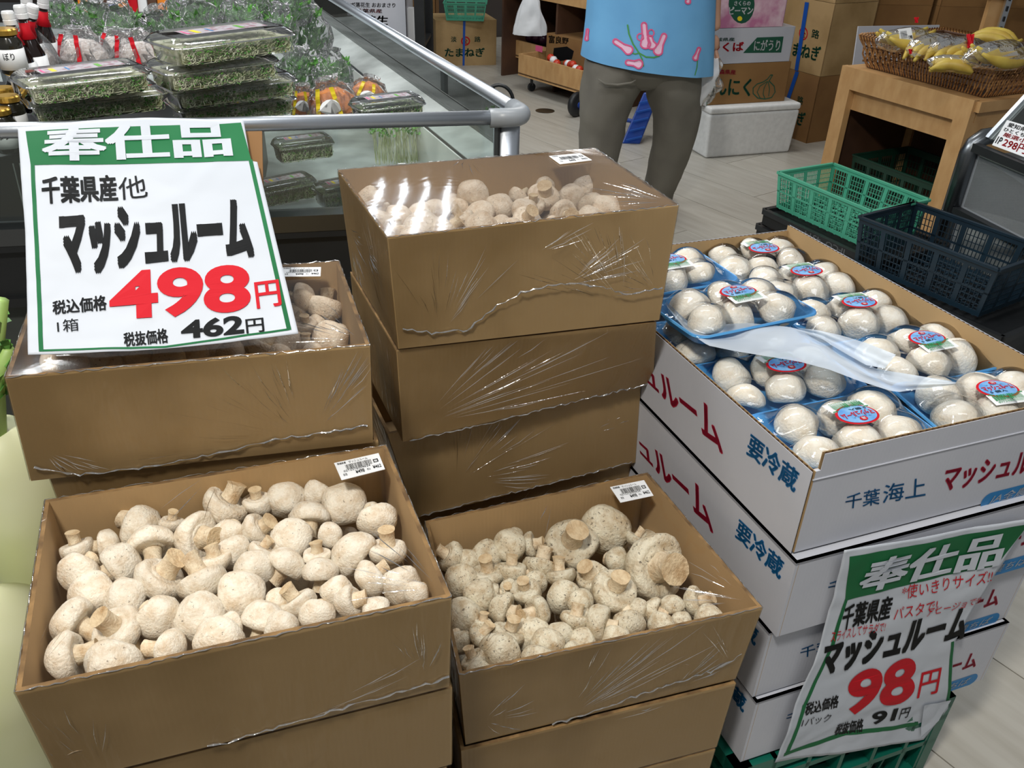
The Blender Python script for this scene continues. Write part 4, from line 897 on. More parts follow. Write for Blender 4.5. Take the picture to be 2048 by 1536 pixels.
# ---------------------------------------------------------------- bagged greens
def bag_proto(kind,seed):
    rn=random.Random(seed); t=thing(['leafy_green_bag','bean_sprout_bag','noodle_bag'][kind],'x','bag of vegetables')
    prof=[(.0,0),(.42,.02),(.52,.12),(.56,.3),(.52,.5),(.42,.68),(.3,.82),(.22,.92),(.26,1.0),(.2,1.03)]
    def crump(vs,amp):
        return [v+V((NZ(v*7+V((seed,0,0)))+.6*abs(NZ(v*15+V((seed,1,0)))),NZ(v*7+V((0,seed,0))),.6*NZ(v*9+V((0,0,seed)))))*amp for v in vs]
    mb=MB(); mb.lathe(prof,(0,0,0),30,1,.72); mb.v=crump(mb.v,.11); mb.build('bag',m_bag,t,smooth=False)
    mb=MB()
    if kind==0:
        for k in range(190):
            a=rn.uniform(0,6.28); r=rn.uniform(0.1,.44); z=rn.uniform(.05,.95); b=V((r*math.cos(a),r*.7*math.sin(a),z*.7)); q=V((math.cos(a)*.5+rn.uniform(-.5,.5),math.sin(a)*.4+rn.uniform(-.5,.5),rn.uniform(.2,1))).normalized(); w=q.cross(V((rn.uniform(-1,1),rn.uniform(-1,1),.3))).normalized(); L=rn.uniform(.14,.26); ww=rn.uniform(.03,.07); nn_=q.cross(w)
            mb.cur=rn.randrange(2); mb.add([b,b+q*L*.4+w*ww,b+q*L*.45+nn_*.02,b+q*L*.4-w*ww,b+q*L+nn_*-.03],[(0,2,1),(0,3,2),(1,2,4),(2,3,4)])
        tag(mb.build('leaves',[m_leaf,m_leaf2],t),kind='stuff')
    else:
        mb.lathe([(r*.86,z*.8) for r,z in prof[:7]]+[(0,.66)],(0,0,.03),20,1,.68); mb.v=crump(mb.v,.08); mb.build('contents',m_sprfill if kind==1 else m_orange,t)
        mb=MB()
        for sx in (-.25,.22):
            mb.grid(lambda u,v:V((sx*(1.1-.5*v)+(u-.5)*.09,-.44+.19*v+.03*NZ(V((v*6,sx*9,seed))),.08+.8*v)),1,14)
        mb.build('printed_band',m_red if kind==1 else m_yellow,t)
        if kind==2:
            mb=MB(); mb.add([V((.22*math.cos(a)+.05,-.47+.12*abs(math.sin(a)),.42+.2*math.sin(a))) for a in [i*.449 for i in range(14)]],[tuple(range(14))]); mb.build('printed_disc',m_label,t)
    return t
m_sprfill=M('bean_sprout_fill',(240,234,232),.6,(214,200,192),26,contrast=(.4,.6))
pr=[[bag_proto(0,1),bag_proto(0,2)],[bag_proto(1,3)],[bag_proto(2,4)]]
prt=[[tree_of(x) for x in a] for a in pr]; used=set()
def put_bag(kind,px,py,z0,hpx,wpx,lab,yaw=0,tilt=(0,0),var=0):
    base=P(px,py,z0); k=depth(base)/F; h=hpx*k/math.cos(R(20)); w=wpx*k
    rot=Matrix.Rotation(R(tilt[0]),3,'Y')@Matrix.Rotation(R(tilt[1]),3,'X')@Matrix.Rotation(R(yaw),3,'Z'); sc_=V((w,w,h))
    var=min(var,len(pr[kind])-1); t=pr[kind][var]; g=['bags of leafy greens heaped in the cooler','bags of bean sprouts with red bands','orange printed packs inside the rail'][kind]
    if (kind,var) not in used:
        used.add((kind,var)); t.location=base; t['label']=lab; t['group']=g; t.rotation_mode='QUATERNION'; t.rotation_quaternion=rot.to_quaternion(); t.scale=sc_
    else: dup(t,base,lab,g,rot.to_quaternion(),sc_,prt[kind][var])
ml=[(612,115,.78,105,100,'tall bag of greens at the right end, against the white liner'),(590,175,.76,75,80,'low bag of greens right of the sprout stack'),(668,178,.76,70,95,'bag of greens beside the white liner, behind the orange pack'),
 (560,100,.84,80,80,'bag of greens just behind the top sprout pack, right side'),(490,85,.86,80,95,'bag of greens directly behind the top sprout pack'),(415,85,.86,80,95,'bag of greens behind the left end of the tall sprout stack'),
 (345,100,.86,80,85,'bag of greens between the two sprout stacks, behind'),(270,105,.87,90,110,'dark leafy bag above the middle red banded bag'),(190,75,.87,70,100,'bag of greens behind the red banded bags at left'),(130,60,.88,60,80,'bag of greens just right of the red bottle necks'),
 (580,45,.90,60,80,'bag of greens in the far row, right end'),(510,40,.90,60,80,'bag of greens in the far row, second from right'),(440,40,.90,65,85,'bag of greens in the far row, centre'),(370,45,.90,65,80,'bag of greens in the far row, left end')]
for i,(x,y,z,h,w,l) in enumerate(ml): put_bag(0,x,y,z,h,w,l,i*40,(random.uniform(-18,18),random.uniform(-15,15)),i%2)
for i,(x,y,z,h,w,l) in enumerate([(80,165,.865,105,95,'tall red banded sprout bag beside the jars'),(170,135,.875,70,110,'red banded sprout bag behind the two pack stack'),(290,140,.875,70,110,'red banded sprout bag left of the tall sprout stack'),(240,120,.885,55,90,'red banded sprout bag half behind its neighbours')]): put_bag(1,x,y,z,h,w,l,-10,(random.uniform(-12,12),0))
for i,(x,y,z,h,w,l) in enumerate([(672,232,.79,70,95,'large orange pack with a white disc inside the front rail'),(610,228,.79,55,60,'small orange and brown pack beside the sprout stack'),(735,200,.78,45,70,'orange topped pack behind the clear lidded pack')]): put_bag(2,x,y,z,h,w,l,0,(12*i-10,8))
# bottles and jars
G='sauce bottles with white caps'
bt=None
for k,(x,y,yy,l) in enumerate([(14,22,1.86,'white capped bottle with red collar, nearest the gold jar lid'),(38,10,1.9,'white capped bottle, second from left'),(66,10,1.98,'leaning white capped bottle with lettered label'),(52,-8,2.1,'white capped bottle half behind the front ones'),(86,-8,2.15,'white capped bottle beside the first bag of greens')]):
    top=atY(x,y,yy)
    if bt is None:
        bt=thing('sauce_bottle','x','bottle',top)
        MB().lathe([(.0,0),(.011,0),(.0125,-.004),(.0125,-.014),(.0118,-.015),(.0128,-.017),(.0125,-.026),(0,-.026)],(0,0,0),20).build('cap',m_cap_w,None,smooth=False).parent=bt
        MB().lathe([(.009,-.026),(.009,-.05),(.016,-.07),(.026,-.095),(.028,-.11),(.028,-.2),(0,-.2)],(0,0,0),20).build('bottle_body',m_sauce,None,smooth=True).parent=bt
        MB().lathe([(.0102,-.034),(.0105,-.05),(.0172,-.066)],(0,0,0),20).build('collar',m_red,None,smooth=True).parent=bt
        m_=MB(); m_.lathe([(.0293,-.10),(.0293,-.18)],(0,0,0),20); lb=m_.build('label_band',m_label,None,smooth=True); lb.parent=bt
        m_=MB(); put_text(m_,'あさり',lambda a,b:V((.0298*math.sin(-.5+a),-.0298*math.cos(-.5+a),-.165+.06*b)),.03); m_.build('lettering',m_black,None).parent=lb
        tt=tree_of(bt); bt['label']=l; bt['group']=G
    else:
        q=Matrix.Rotation(R((0,0,24,10,14)[k]),3,'Y').to_quaternion(); dup(bt,top,l,G,q,V((1,1,1)),tt)
jt=None
for k,(x,y,yy,l) in enumerate([(8,62,1.82,'dark jar with gold lid below the white bottle caps'),(14,196,1.78,'gold lidded jar beside the two pack sprout stack'),(4,180,1.84,'gold lidded jar just behind the one beside the sprout packs'),(-4,222,1.74,'jar nearest the front rail at the left edge')]):
    top=atY(x,y-6,yy)
    if jt is None:
        jt=thing('jar','x','jar',top)
        MB().lathe([(0,0),(.020,0),(.0225,-.003),(.0225,-.012),(.021,-.012),(0,-.012)],(0,0,0),24).build('lid',m_gold,None,smooth=False).parent=jt
        MB().lathe([(.019,-.012),(.020,-.018),(.0255,-.026),(.026,-.032),(.026,-.085),(.02,-.09),(0,-.09)],(0,0,0),24).build('jar_body',m_jar,None,smooth=True).parent=jt
        lb=MB().lathe([(.0264,-.038),(.0264,-.078)],(0,0,0),24).build('label_band',m_label,None,smooth=True); lb.parent=jt
        m_=MB(); put_text(m_,'ぼり',lambda a,b:V((.0268*math.sin(-.1+.8*a),-.0268*math.cos(-.1+.8*a),-.058+.014*b)),.02); m_.build('lettering',m_black,None).parent=lb
        tt=tree_of(jt); jt['label']=l; jt['group']='gold lidded jars at the left edge'
    else: dup(jt,top,l,'gold lidded jars at the left edge',None,V((1,1,1)),tt)
# shelf of packets beyond the bags
sh=thing('wire_shelf','dark shelf of small packets beyond the bagged greens','shelf',P(265,30,.9)); a=atY(180,28,3.0); b=atY(345,24,3.05)
mb=MB(); mb.bar(a-V((.5,0,0)),b+V((.1,0,0)),.25,.015); mb.build('shelf_board',m_blackpl,sh)
mb=MB()
for k in range(2): mb.bar(a+V((-.4+k*.95,.1,0)),V((a.x-.4+k*.95,a.y+.1,.57)),.02)
mb.build('shelf_post',m_steel_d,sh)
cols=[m_orange,m_label,m_wdark,m_bluepl,m_orange,m_red,m_label,m_wdark,m_orange]
for k in range(9):
    p=a.lerp(b,k/8.5)+V((0,-.02,.008)); mb=MB(); hgt_=.10+.02*math.sin(k*2); mb.hexa([p+V((x,y,0)) for x,y in ((-.015,-.02),(.015,-.02),(.015,.02),(-.015,.02))],[p+V((x,y,hgt_)) for x,y in ((-.013,-.004),(.013,-.004),(.013,.004),(-.013,.004))])
    tag(mb.build('packet',cols[k],None),f"{['orange','white','brown','blue','orange and white','red','pale','dark brown','bright orange'][k]} packet standing on the dark shelf beyond the greens",'packet','packets on the far shelf')
# ---------------------------------------------------------------- far cartons, shelves and display stands
def ctn(name,label,cat,p,q,depth_v,z0,z1,mat=None,group=None,gap=.0):
    # closed carton: front base line p->q, side going back along depth_v
    p=V((p[0],p[1],0));q=V((q[0],q[1],0));d=V((depth_v[0],depth_v[1],0)); root=thing(name,label,cat,(p.x,p.y,z0),group); mat=mat or m_card
    c=[p,q,q+d,p+d]
    for nm,i,j in (('front_panel',0,1),('side_panel',1,2),('back_panel',2,3),('side_panel',3,0)):
        a,b=c[i],c[j]; n=(b-a).cross(up).normalized(); mb=MB(); mb.slab([a+Z(z0),b+Z(z0),b+Z(z1),a+Z(z1)],n,.004); mb.build(nm,mat,root)
    mb=MB(); mid1=(p*.5+(p+d)*.5); mid2=(q*.5+(q+d)*.5); e=(d.normalized()*.0015)
    mb.slab([x+Z(z1+.004) for x in (p,q,mid2-e,mid1-e)],up,.004); mb.build('top_flap',mat,root)
    mb=MB(); mb.slab([x+Z(z1+.004) for x in (mid1+e,mid2+e,q+d,p+d)],up,.004); mb.build('top_flap',mat,root)
    nf=(q-p).cross(up).normalized()
    return root,(p+Z(z1),nf)
def ftext(root,fr,body,q,m,bold=0,off=.0015,nm='print'):
    mb=MB(); text_px(mb,body,q,fr[0],fr[1],off,bold); return mb.build(nm,m,root)
def fpoly(root,fr,pts,m,off=.001,nm='print'):
    mb=MB(); n=V(fr[1]); mb.add([onpl(x,y,fr[0],n)+n*off for x,y in pts],[tuple(range(len(pts)))]); o=mb.build(nm,m,root); return o
def fstroke(root,fr,pts,wpx,m,off=.0012,nm='print',close=False):
    mb=MB(); n=V(fr[1]); ps=[onpl(x,y,fr[0],n)+n*off for x,y in pts]; 
    if close: ps.append(ps[0])
    w=wpx*depth(ps[0])/F/2
    for a,b in zip(ps,ps[1:]):
        sd=(b-a).cross(n).normalized()*w; t=(b-a).normalized()*w*.4; mb.add([a-sd-t,b-sd+t,b+sd+t,a+sd-t],[(0,1,2,3)])
    return mb.build(nm,m,root)
# onion box, left, with the small green basket on it
a=P(873,132,0);b=P(992,130,0); d=V((-.10,.33,0)); on_,fr=ctn('onion_box','brown onion box with green lettering and blue strap, at the end of the aisle','box',a,b,d,0,.325,m_card)
ftext(on_,fr,'淡',[(902,73),(913,73),(913,84),(902,84)],m_ink_green,.02); ftext(on_,fr,'路',[(949,73),(961,73),(961,84),(949,84)],m_ink_green,.02)
fstroke(on_,fr,[(931+8*math.cos(t*.5236),82+8*math.sin(t*.5236)) for t in range(12)],2.4,m_red,close=True); ftext(on_,fr,'全',[(927,77),(935,77),(935,87),(927,87)],m_red,.02)
ftext(on_,fr,'たまねぎ',[(890,96),(969,96),(968,113),(890,113)],m_ink_green,.04)
fpoly(on_,fr,[(926,41),(931,41),(929,131),(925,131)],m_strap,.002,'strap')
def basket(root,c,fx,fy,w,d,z0,z1,mat,taper=.9,slots=(24,3),rim=.006,th=.003,ribs=5):
    cs_t=[c+fx*(sx*w/2)+fy*(sy*d/2)+Z(z1) for sx,sy in ((-1,-1),(1,-1),(1,1),(-1,1))]; cs_b=[c+fx*(sx*w/2*taper)+fy*(sy*d/2*taper)+Z(z0) for sx,sy in ((-1,-1),(1,-1),(1,1),(-1,1))]
    for i in range(4):
        j=(i+1)%4; tl,tr,bl,br=cs_t[i],cs_t[j],cs_b[i],cs_b[j]; mb=MB(); L=(tr-tl).length; n=(tr-tl).cross(tl-bl).normalized()
        f=lambda u,v:(bl*(1-u)+br*u)*(1-v)+(tl*(1-u)+tr*u)*v
        nr=ribs if L>w*.8 else max(3,ribs-1)
        def rect(u0,u1,v0,v1): mb.slab([f(u0,v0),f(u1,v0),f(u1,v1),f(u0,v1)],n,th)
        rect(0,1,.88,1); rect(0,1,0,.10); rect(.0,1,.47,.51)
        for k in range(nr+1):
            u=k/nr; w2=.018 if 0<k<nr else .03; rect(max(0,u-w2),min(1,u+w2),.10,.88)
            if k<nr:
                m=max(3,int(slots[0]/nr)); u0=u+.03; u1=(k+1)/nr-.03
                for s in range(m+1):
                    uu=u0+(u1-u0)*s/m; rect(uu-.0022,uu+.0022,.10,.88)
                for vv in (.22,.34,.62,.75): rect(u0,u1,vv,vv+.012)
        mb.build('side_wall',mat,root)
    mb=MB()
    for i in range(4): mb.bar(cs_t[i],cs_t[(i+1)%4],rim*1.6,rim)
    mb.build('rim',mat,root)
    mb=MB()
    for k in range(12): a=cs_b[0].lerp(cs_b[1],(k+.5)/12); b=cs_b[3].lerp(cs_b[2],(k+.5)/12); mb.bar(a,b,.008,.004)
    for k in range(8): a=cs_b[0].lerp(cs_b[3],(k+.5)/8); b=cs_b[1].lerp(cs_b[2],(k+.5)/8); mb.bar(a,b,.008,.004)
    tag(mb.build('base_grid',mat,root),kind='stuff')
nx=V((1,.02,0)).normalized(); ny=V((-nx.y,nx.x,0)); c=P(930,42,.33)+ny*.1; c.z=0
r=thing('plastic_basket','small green plastic basket on top of the onion box','basket',c+Z(.33)); basket(r,c,nx,ny,.32,.2,.33,.45,m_tgreen,.88,(20,3),ribs=4)
# tall dark shelf post and the cartons at the left of it
sf=thing('storage_shelf','dark steel storage shelf holding the peanut carton, behind the cooler','shelf',(-.62,5.5,0))
for x,y in ((-.62,5.45),(-.62,5.95),(-1.5,5.45)):
    mb=MB(); mb.box(x-.03,x+.03,y-.02,y+.02,0,1.5); mb.build('upright',m_rub,sf)
for zz in (.385,1.0): mb=MB(); mb.box(-1.53,-.6,5.45,6.0,zz-.02,zz); mb.build('shelf_board',m_rub,sf)
pc_,fr=ctn('peanut_carton','white carton printed with black and red peanut lettering on the dark shelf','box',(-1.16,5.49),(-.705,5.49),(0,.35),.388,.74,m_white)
ftext(pc_,fr,'ジャンボ落花生 おおまさり',[(672,4),(791,6),(790,15),(672,14)],m_black,.02); ftext(pc_,fr,'千葉県産',[(712,17),(764,18),(764,26),(712,25)],m_red,.02)
ftext(pc_,fr,'落花生',[(702,30),(777,32),(775,50),(702,50)],m_black,.03)
p=atY(826,58,5.7); mb=MB(); mb.box(p.x-.04,p.x+.05,5.55,5.62,.39,.58); tag(mb.build('small_carton',m_label,None,off=V((p.x,5.6,.39))),'small white carton with orange edge beside the peanut carton','box')
cb,fr=ctn('orange_cabbage_box','dark carton with red and white lettering on the bottom of the dark shelf','box',(-1.1,5.52),(-.68,5.52),(0,.3),0.002,.33,m_wdark)
fpoly(cb,fr,[(757,84),(806,90),(804,150),(752,140)],m_label); ftext(cb,fr,'川里',[(766,88),(802,92),(800,122),(764,116)],m_dred,.04)
# carton beside the post
ctn('plain_carton','plain brown carton standing between the shelf post and the onion box','box',(-.95,7.3),(-.70,7.3),(0,.3),0,.42,m_card_dk)
# wooden display with pull out drawers
u1=V((.617,-.787,0)); u2=V((.787,.617,0)) # along the front, into the display
A0=P(1036,150,.10); A1=P(1157,187,.10); print('drawer',A0,A1)
dw=thing('wooden_display','wooden produce display with deep dark openings at the end of the aisle','display stand',A0)
L=(A1-A0).length; ux=(A1-A0).normalized(); ux.z=0; ux.normalize(); uy=V((-ux.y,ux.x,0))
if uy.y<0: uy=-uy
B0=A0-ux*.75+uy*.35; top0=P(1000,-12,.66)
T0=A0-ux*.42+uy*.18; T1=A1+ux*.75+uy*.18
for nm,zz,hh,oo in (('top_rail',.62,.10,.0),('upper_board',.74,.13,-.006)):
    mb=MB(); mb.bar(T0+V((0,0,zz-T0.z))+uy*oo,T1+V((0,0,zz-T1.z))+uy*oo,.03,hh); mb.build(nm,m_wood2,dw)
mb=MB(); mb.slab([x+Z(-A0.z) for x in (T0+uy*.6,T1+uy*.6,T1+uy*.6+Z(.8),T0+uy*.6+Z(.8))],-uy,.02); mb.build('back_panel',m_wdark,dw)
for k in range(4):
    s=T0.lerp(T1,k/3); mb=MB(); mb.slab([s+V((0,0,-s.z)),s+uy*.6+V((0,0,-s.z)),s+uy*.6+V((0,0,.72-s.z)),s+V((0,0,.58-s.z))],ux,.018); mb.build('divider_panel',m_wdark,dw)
mb=MB(); mb.hexa([x+V((0,0,.80-x.z)) for x in (T0,T1,T1+uy*.7,T0+uy*.7)],[x+V((0,0,.82-x.z)) for x in (T0,T1,T1+uy*.7,T0+uy*.7)]); mb.build('top_board',m_wood2,dw)
q=P(1048,0,.72)
def drawer(label,a,b,dep,z0,z1,t=.018):
    a=V((a.x,a.y,0));b=V((b.x,b.y,0)); r=thing('rolling_bin',label,'bin',a); i=uy
    mb=MB(); mb.slab([a+Z(z0),b+Z(z0),b+Z(z1),a+Z(z1)],-i,t); mb.build('front_board',m_wood2,r)
    for s in (a+ux*t,b-ux*.0): mb=MB(); mb.slab([s+i*t+Z(z0),s+i*dep+Z(z0),s+i*dep+Z(z1),s+i*t+Z(z1)],ux,t); mb.build('side_board',m_wood2,r)
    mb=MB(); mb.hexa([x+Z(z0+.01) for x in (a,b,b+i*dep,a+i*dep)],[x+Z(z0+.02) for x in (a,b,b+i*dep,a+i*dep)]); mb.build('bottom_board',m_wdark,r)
    for s in (a+ux*.08+i*.06,b-ux*.08+i*.06,a+ux*.08+i*(dep-.05),b-ux*.08+i*(dep-.05)): mb=MB(); mb.tube([s+Z(.028)-ux*.01,s+Z(.028)+ux*.01],.028,14); mb.bar(s+Z(.04),s+Z(z0+.01),.02); mb.build('caster',m_rub,r)
    return r
zt=atY(1036,107,A0.y).z; print('zt',zt)
drawer('light wooden bin on casters pulled out beside the shopper',A0,A1+ux*.02,.5,.10,zt)
D0=P(990,72,zt); D1=A0+uy*.16-ux*.0; drawer('wooden bin pushed in behind the pulled out one',A0-ux*.44+uy*.30,A0+ux*.05+uy*.30,.4,.12,zt)
# things in the drawers
k0=A0+ux*.10+uy*.16; k1=k0+ux*.30
fb,fr=ctn('vegetable_carton','open brown carton with brush lettering inside the pulled out drawer','box',k0,k1+ux*.12,uy*.25,.13,zt+.13,m_card_dk)
ftext(fb,fr,'富良野',[(1098,70),(1138,76),(1136,88),(1098,86)],m_black,.03); fpoly(fb,fr,[(1108,96),(1134,93),(1148,102),(1144,118),(1120,122),(1106,112)],m_black)
fpoly(fb,fr,[(1072,90),(1086,93),(1085,105),(1071,101)],m_pinkd,.002)
rn=random.Random(8)
for k in range(9):
    s=A0.lerp(A1,.42+.06*k)+uy*rn.uniform(.05,.11); c=V((s.x,s.y,zt-.01+rn.uniform(-.01,.02))); mb=MB(); mb.lathe([(0,.026),(.014,.024),(.024,.012),(.027,0),(.022,-.015),(0,-.022)],c,12); o=mb.build('tomato',m_tomato if k%3!=1 else m_label,None,smooth=True,off=c)
    tag(o,('wrapped tomato' if k%3!=1 else 'white wrapped bundle')+f" {['first','second','third','fourth','fifth','sixth','seventh','eighth','ninth'][k]} from left along the pulled out drawer's front",'vegetable','wrapped vegetables in the drawer')
for k in range(5):
    s=A0-ux*(.38-.08*k)+uy*.40; c=V((s.x,s.y,zt+.02)); mb=MB(); mb.lathe([(0,.05),(.02,.045),(.034,.02),(.036,-.01),(.028,-.03),(0,-.04)],c,14,rot=Matrix.Rotation(.5*k,3,'X')); tag(mb.build('aubergine',m_eggpl,None,smooth=True,off=c),f"dark shiny aubergine {['at the left end','second from left','third from left','fourth from left','at the right end'][k]} of the pushed in drawer",'vegetable','aubergines in the pushed in drawer')
# white plastic bag hanging on the display
bt_=P(1062,-6,.78); mb=MB(); hb2=atY(1062,66,bt_.y)
def bagf(u,v):
    a=2*math.pi*u; w=.035+.05*(1-v)**.7; z=hb2.z+(bt_.z-hb2.z)*v; return V((bt_.x+w*math.cos(a)*(1+.25*NZ(V((math.cos(a)*2,math.sin(a)*2,v*2)))),bt_.y-.05+w*.5*math.sin(a)*(1+.3*NZ(V((math.cos(a)*3,math.sin(a)*3,v*3+4)))),z))
mb.grid(bagf,30,14); tag(mb.build('plastic_bag',m_bagw,None,smooth=True,off=hb2),'white plastic bag hanging from the wooden display rail','bag')
# ---------------------------------------------------------------- cartons right of the shopper
sx=V((.944,.33,0)); sy=V((-.33,.944,0))
S0=P(1411,317,0);S1=P(1578,304,0); sdir=(S1-S0).normalized(); sdp=V((-sdir.y,sdir.x,0))
st=thing('foam_box','white polystyrene box on the floor, lowest of the stack behind the shopper','box',S0)
b4=[S0,S1,S1+sdp*.27,S0+sdp*.27]; cc=sum(b4,V())/4; t4=[cc+(x-cc)*1.05+Z(.235) for x in b4]; mb=MB(); mb.hexa(b4,t4); 
o=mb.build('foam_body',m_styro,st); md=o.modifiers.new('bevel','BEVEL'); md.width=.012; md.segments=3
mb=MB(); t5=[cc+(x-cc)*1.06 for x in b4]; mb.hexa([x+Z(.237) for x in t5],[x+Z(.272) for x in t5]); o=mb.build('foam_lid',m_styro,st); md=o.modifiers.new('bevel','BEVEL'); md.width=.012; md.segments=3
q0=S0+sdp*.05+sdir*.0; r,fr=ctn('garlic_box','brown garlic box with a drawn garlic bulb, on the polystyrene box','box',q0-sdir*.06,q0+sdir*.47,sdp*.24,.274,.476,m_card_dk)
ftext(r,fr,'にんにく',[(1404,156),(1503,158),(1499,192),(1402,190)],m_ink_green,.04); ftext(r,fr,'青森県産',[(1428,138),(1471,140),(1471,149),(1428,148)],m_dred,.03)
fstroke(r,fr,[(1545,150),(1538,162),(1548,172),(1550,184),(1543,195),(1530,198),(1515,196),(1506,187),(1506,176),(1514,168),(1526,164),(1535,158),(1541,150)],2.0,m_ink_green,close=True)
for pts in ([(1534,163),(1520,172),(1514,184),(1520,196)],[(1535,163),(1528,176),(1526,188),(1530,198)],[(1536,163),(1539,178),(1537,192)]): fstroke(r,fr,pts,1.6,m_ink_green)
r,fr=ctn('bitter_gourd_box','white and green vegetable carton lying on the garlic box','box',q0-sdir*.05,q0+sdir*.455,sdp*.24,.482,.652,m_white)
fpoly(r,fr,[(1514,75),(1567,73),(1562,105),(1486,106)],m_ink_green); ftext(r,fr,'にがうり',[(1509,80),(1561,79),(1558,101),(1507,101)],m_ink_white,.03,.003)
ftext(r,fr,'つくば',[(1420,86),(1487,84),(1486,102),(1419,104)],m_red,.04); ftext(r,fr,'茨城県産',[(1420,76),(1469,75),(1469,82),(1420,83)],m_ink_green,.02)
r,fr=ctn('green_pepper_box','pink flowered carton with a dark green oval, top of the stack behind the shopper','box',q0-sdir*.04,q0+sdir*.375,sdp*.26,.658,.93,m_pinkbox)
fpoly(r,fr,[(1483+26*math.cos(t*.314),8+39*math.sin(t*.314)) for t in range(20)],m_ink_green); ftext(r,fr,'ピーマン',[(1458,14),(1506,13),(1504,28),(1458,29)],m_ink_white,.05,.003); ftext(r,fr,'さくらの',[(1468,2),(1501,2),(1500,11),(1468,11)],m_ink_white,.04,.003)
fpoly(r,fr,[(1479+5*math.cos(t*.5),37+5*math.sin(t*.5)) for t in range(12)],m_yellow,.003)
# onion boxes, tall stack with leaning face
o1=P(1575,137,.37);o2=P(1640,155,.37); od=(o2-o1); od.z=0; ol=.48; od=od.normalized(); a=V((o2.x,o2.y,0))-od*ol; b=V((o2.x,o2.y,0)); dp_=V((-od.y,od.x,0))
if dp_.x<0: dp_=-dp_
for k,(z0,z1,lab) in enumerate(((0,.368,'brown onion box on the floor, bottom of the tall onion stack'),(.374,.745,'brown onion box with green lettering, second of the tall onion stack'),(.751,1.1,'brown onion box at the top of the tall onion stack'))):
    r,fr=ctn('onion_box',lab,'box',a,b,dp_*.33,z0,z1,m_card if k else m_card_dk,'onion cartons in the tall stack')
    if k==1:
        ftext(r,fr,'たまねぎ',[(1568,80),(1643,94),(1636,122),(1565,106)],m_ink_green,.04); ftext(r,fr,'路',[(1625,58),(1640,61),(1637,78),(1623,75)],m_ink_green,.02); fstroke(r,fr,[(1607+8*math.cos(t*.5236),67+12*math.sin(t*.5236)) for t in range(12)],2.4,m_red,close=True); ftext(r,fr,'全',[(1602,60),(1612,62),(1611,75),(1601,73)],m_red,.02)
        fpoly(r,fr,[(1611,4),(1619,5),(1597,142),(1590,140)],m_strap,.004,'strap')
    if k==0:
        ftext(r,fr,'たまねぎ',[(1550,210),(1612,226),(1606,252),(1546,236)],m_ink_green,.04); ftext(r,fr,'路',[(1596,192),(1608,194),(1605,210),(1594,207)],m_ink_green,.02); fpoly(r,fr,[(1592,142),(1599,144),(1580,200),(1573,198)],m_strap,.004,'strap')
for k in range(3):
    p0=b+dp_*.36+od*(.0)+V((.0+.37*k,.10,0)); 
    for j in range(3):
        ctn('brown_carton',f"brown carton, {['bottom','middle','top'][j]} of the {['first','second','third'][k]} stack right of the tall onion stack",'box',p0,p0+V((.34,.03,0)),(-.03,.34),.36*j,.36*j+.355,m_card_dk,'brown cartons behind the banana stand')
# grey corrugated sheet with slots
g1=V((1.66,4.42,0)); g2=g1+V((.45,.12,0)); n_=(g2-g1).cross(up).normalized(); gs=thing('grey_sheet','pale grey folded board with slots standing behind the banana stand','board',g1)
zf_=.44
mb=MB(); mb.slab([g1+Z(0),g2+Z(0),g2+Z(zf_),g1+Z(zf_)],n_,.006); mb.build('lower_panel',m_grey_board if 'm_grey_board' in globals() else m_white,gs)
mb=MB(); mb.slab([g1+Z(zf_+.004),g2+Z(zf_+.004),g2+n_*-.04+Z(.71),g1+n_*-.04+Z(.71)],n_,.006); mb.build('upper_panel',m_white,gs)
for k in range(4):
    mb=MB(); s=g1+(g2-g1)*(.13-.012*k)+Z(.655-.05*k)+n_*(-.033+.0075*k)+n_*.002; mb.bar(s,s+(g2-g1)*.14+Z(.004*(1 if k<2 else -1)),.004,.008); mb.build('slot',m_card_dk,gs)
# banana stand
T=P(1690,130,.62);U=P(1955,200,.62); tx=(U-T); tx.z=0; TL=tx.length; tx.normalize(); ty=V((-tx.y,tx.x,0))
if ty.x<0: ty=-ty
bs_=thing('banana_stand','pine display stand open underneath, carrying the wicker banana basket','display stand',(T.x,T.y,0)); T=V((T.x,T.y,0)); U=V((U.x,U.y,0)); dpt=.5
def beam(nm,a,b,w,h,m=m_wood2): mb=MB(); mb.bar(a,b,w,h); return mb.build(nm,m,bs_)
beam('front_rail',T+Z(.575),U+Z(.575),.03,.09); beam('apron_board',T+tx*.03+ty*.03+Z(.49),U-tx*.03+ty*.03+Z(.49),.018,.10)
for s,nm in ((T+tx*.035,0),(U-tx*.035,0),(T+tx*.02+ty*dpt,0),(U-tx*.02+ty*dpt,0)):
    mb=MB(); mb.hexa([s+tx*x+ty*y for x,y in ((-.035,-.015),(.035,-.015),(.035,.02),(-.035,.02))],[s+tx*x+ty*y+Z(.53 if True else 0) for x,y in ((-.035,-.015),(.035,-.015),(.035,.02),(-.035,.02))]); mb.build('leg',m_wood2,bs_)
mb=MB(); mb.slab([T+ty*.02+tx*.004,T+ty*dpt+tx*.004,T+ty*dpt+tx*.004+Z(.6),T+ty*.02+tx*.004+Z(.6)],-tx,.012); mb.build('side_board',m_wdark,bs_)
mb=MB(); mb.slab([U+ty*.02,U+ty*dpt,U+ty*dpt+Z(.57),U+ty*.02+Z(.57)],tx,.012); mb.build('side_board',m_wood2,bs_)
mb=MB(); mb.bar(U+ty*.0+Z(.595)+tx*.006,U+ty*dpt+Z(.595)+tx*.006,.03,.04); mb.build('side_rail',m_wood2,bs_)
mb=MB(); mb.slab([T+ty*dpt,U+ty*dpt,U+ty*dpt+Z(.6),T+ty*dpt+Z(.6)],-ty,.012); mb.build('back_board',m_wdark,bs_)
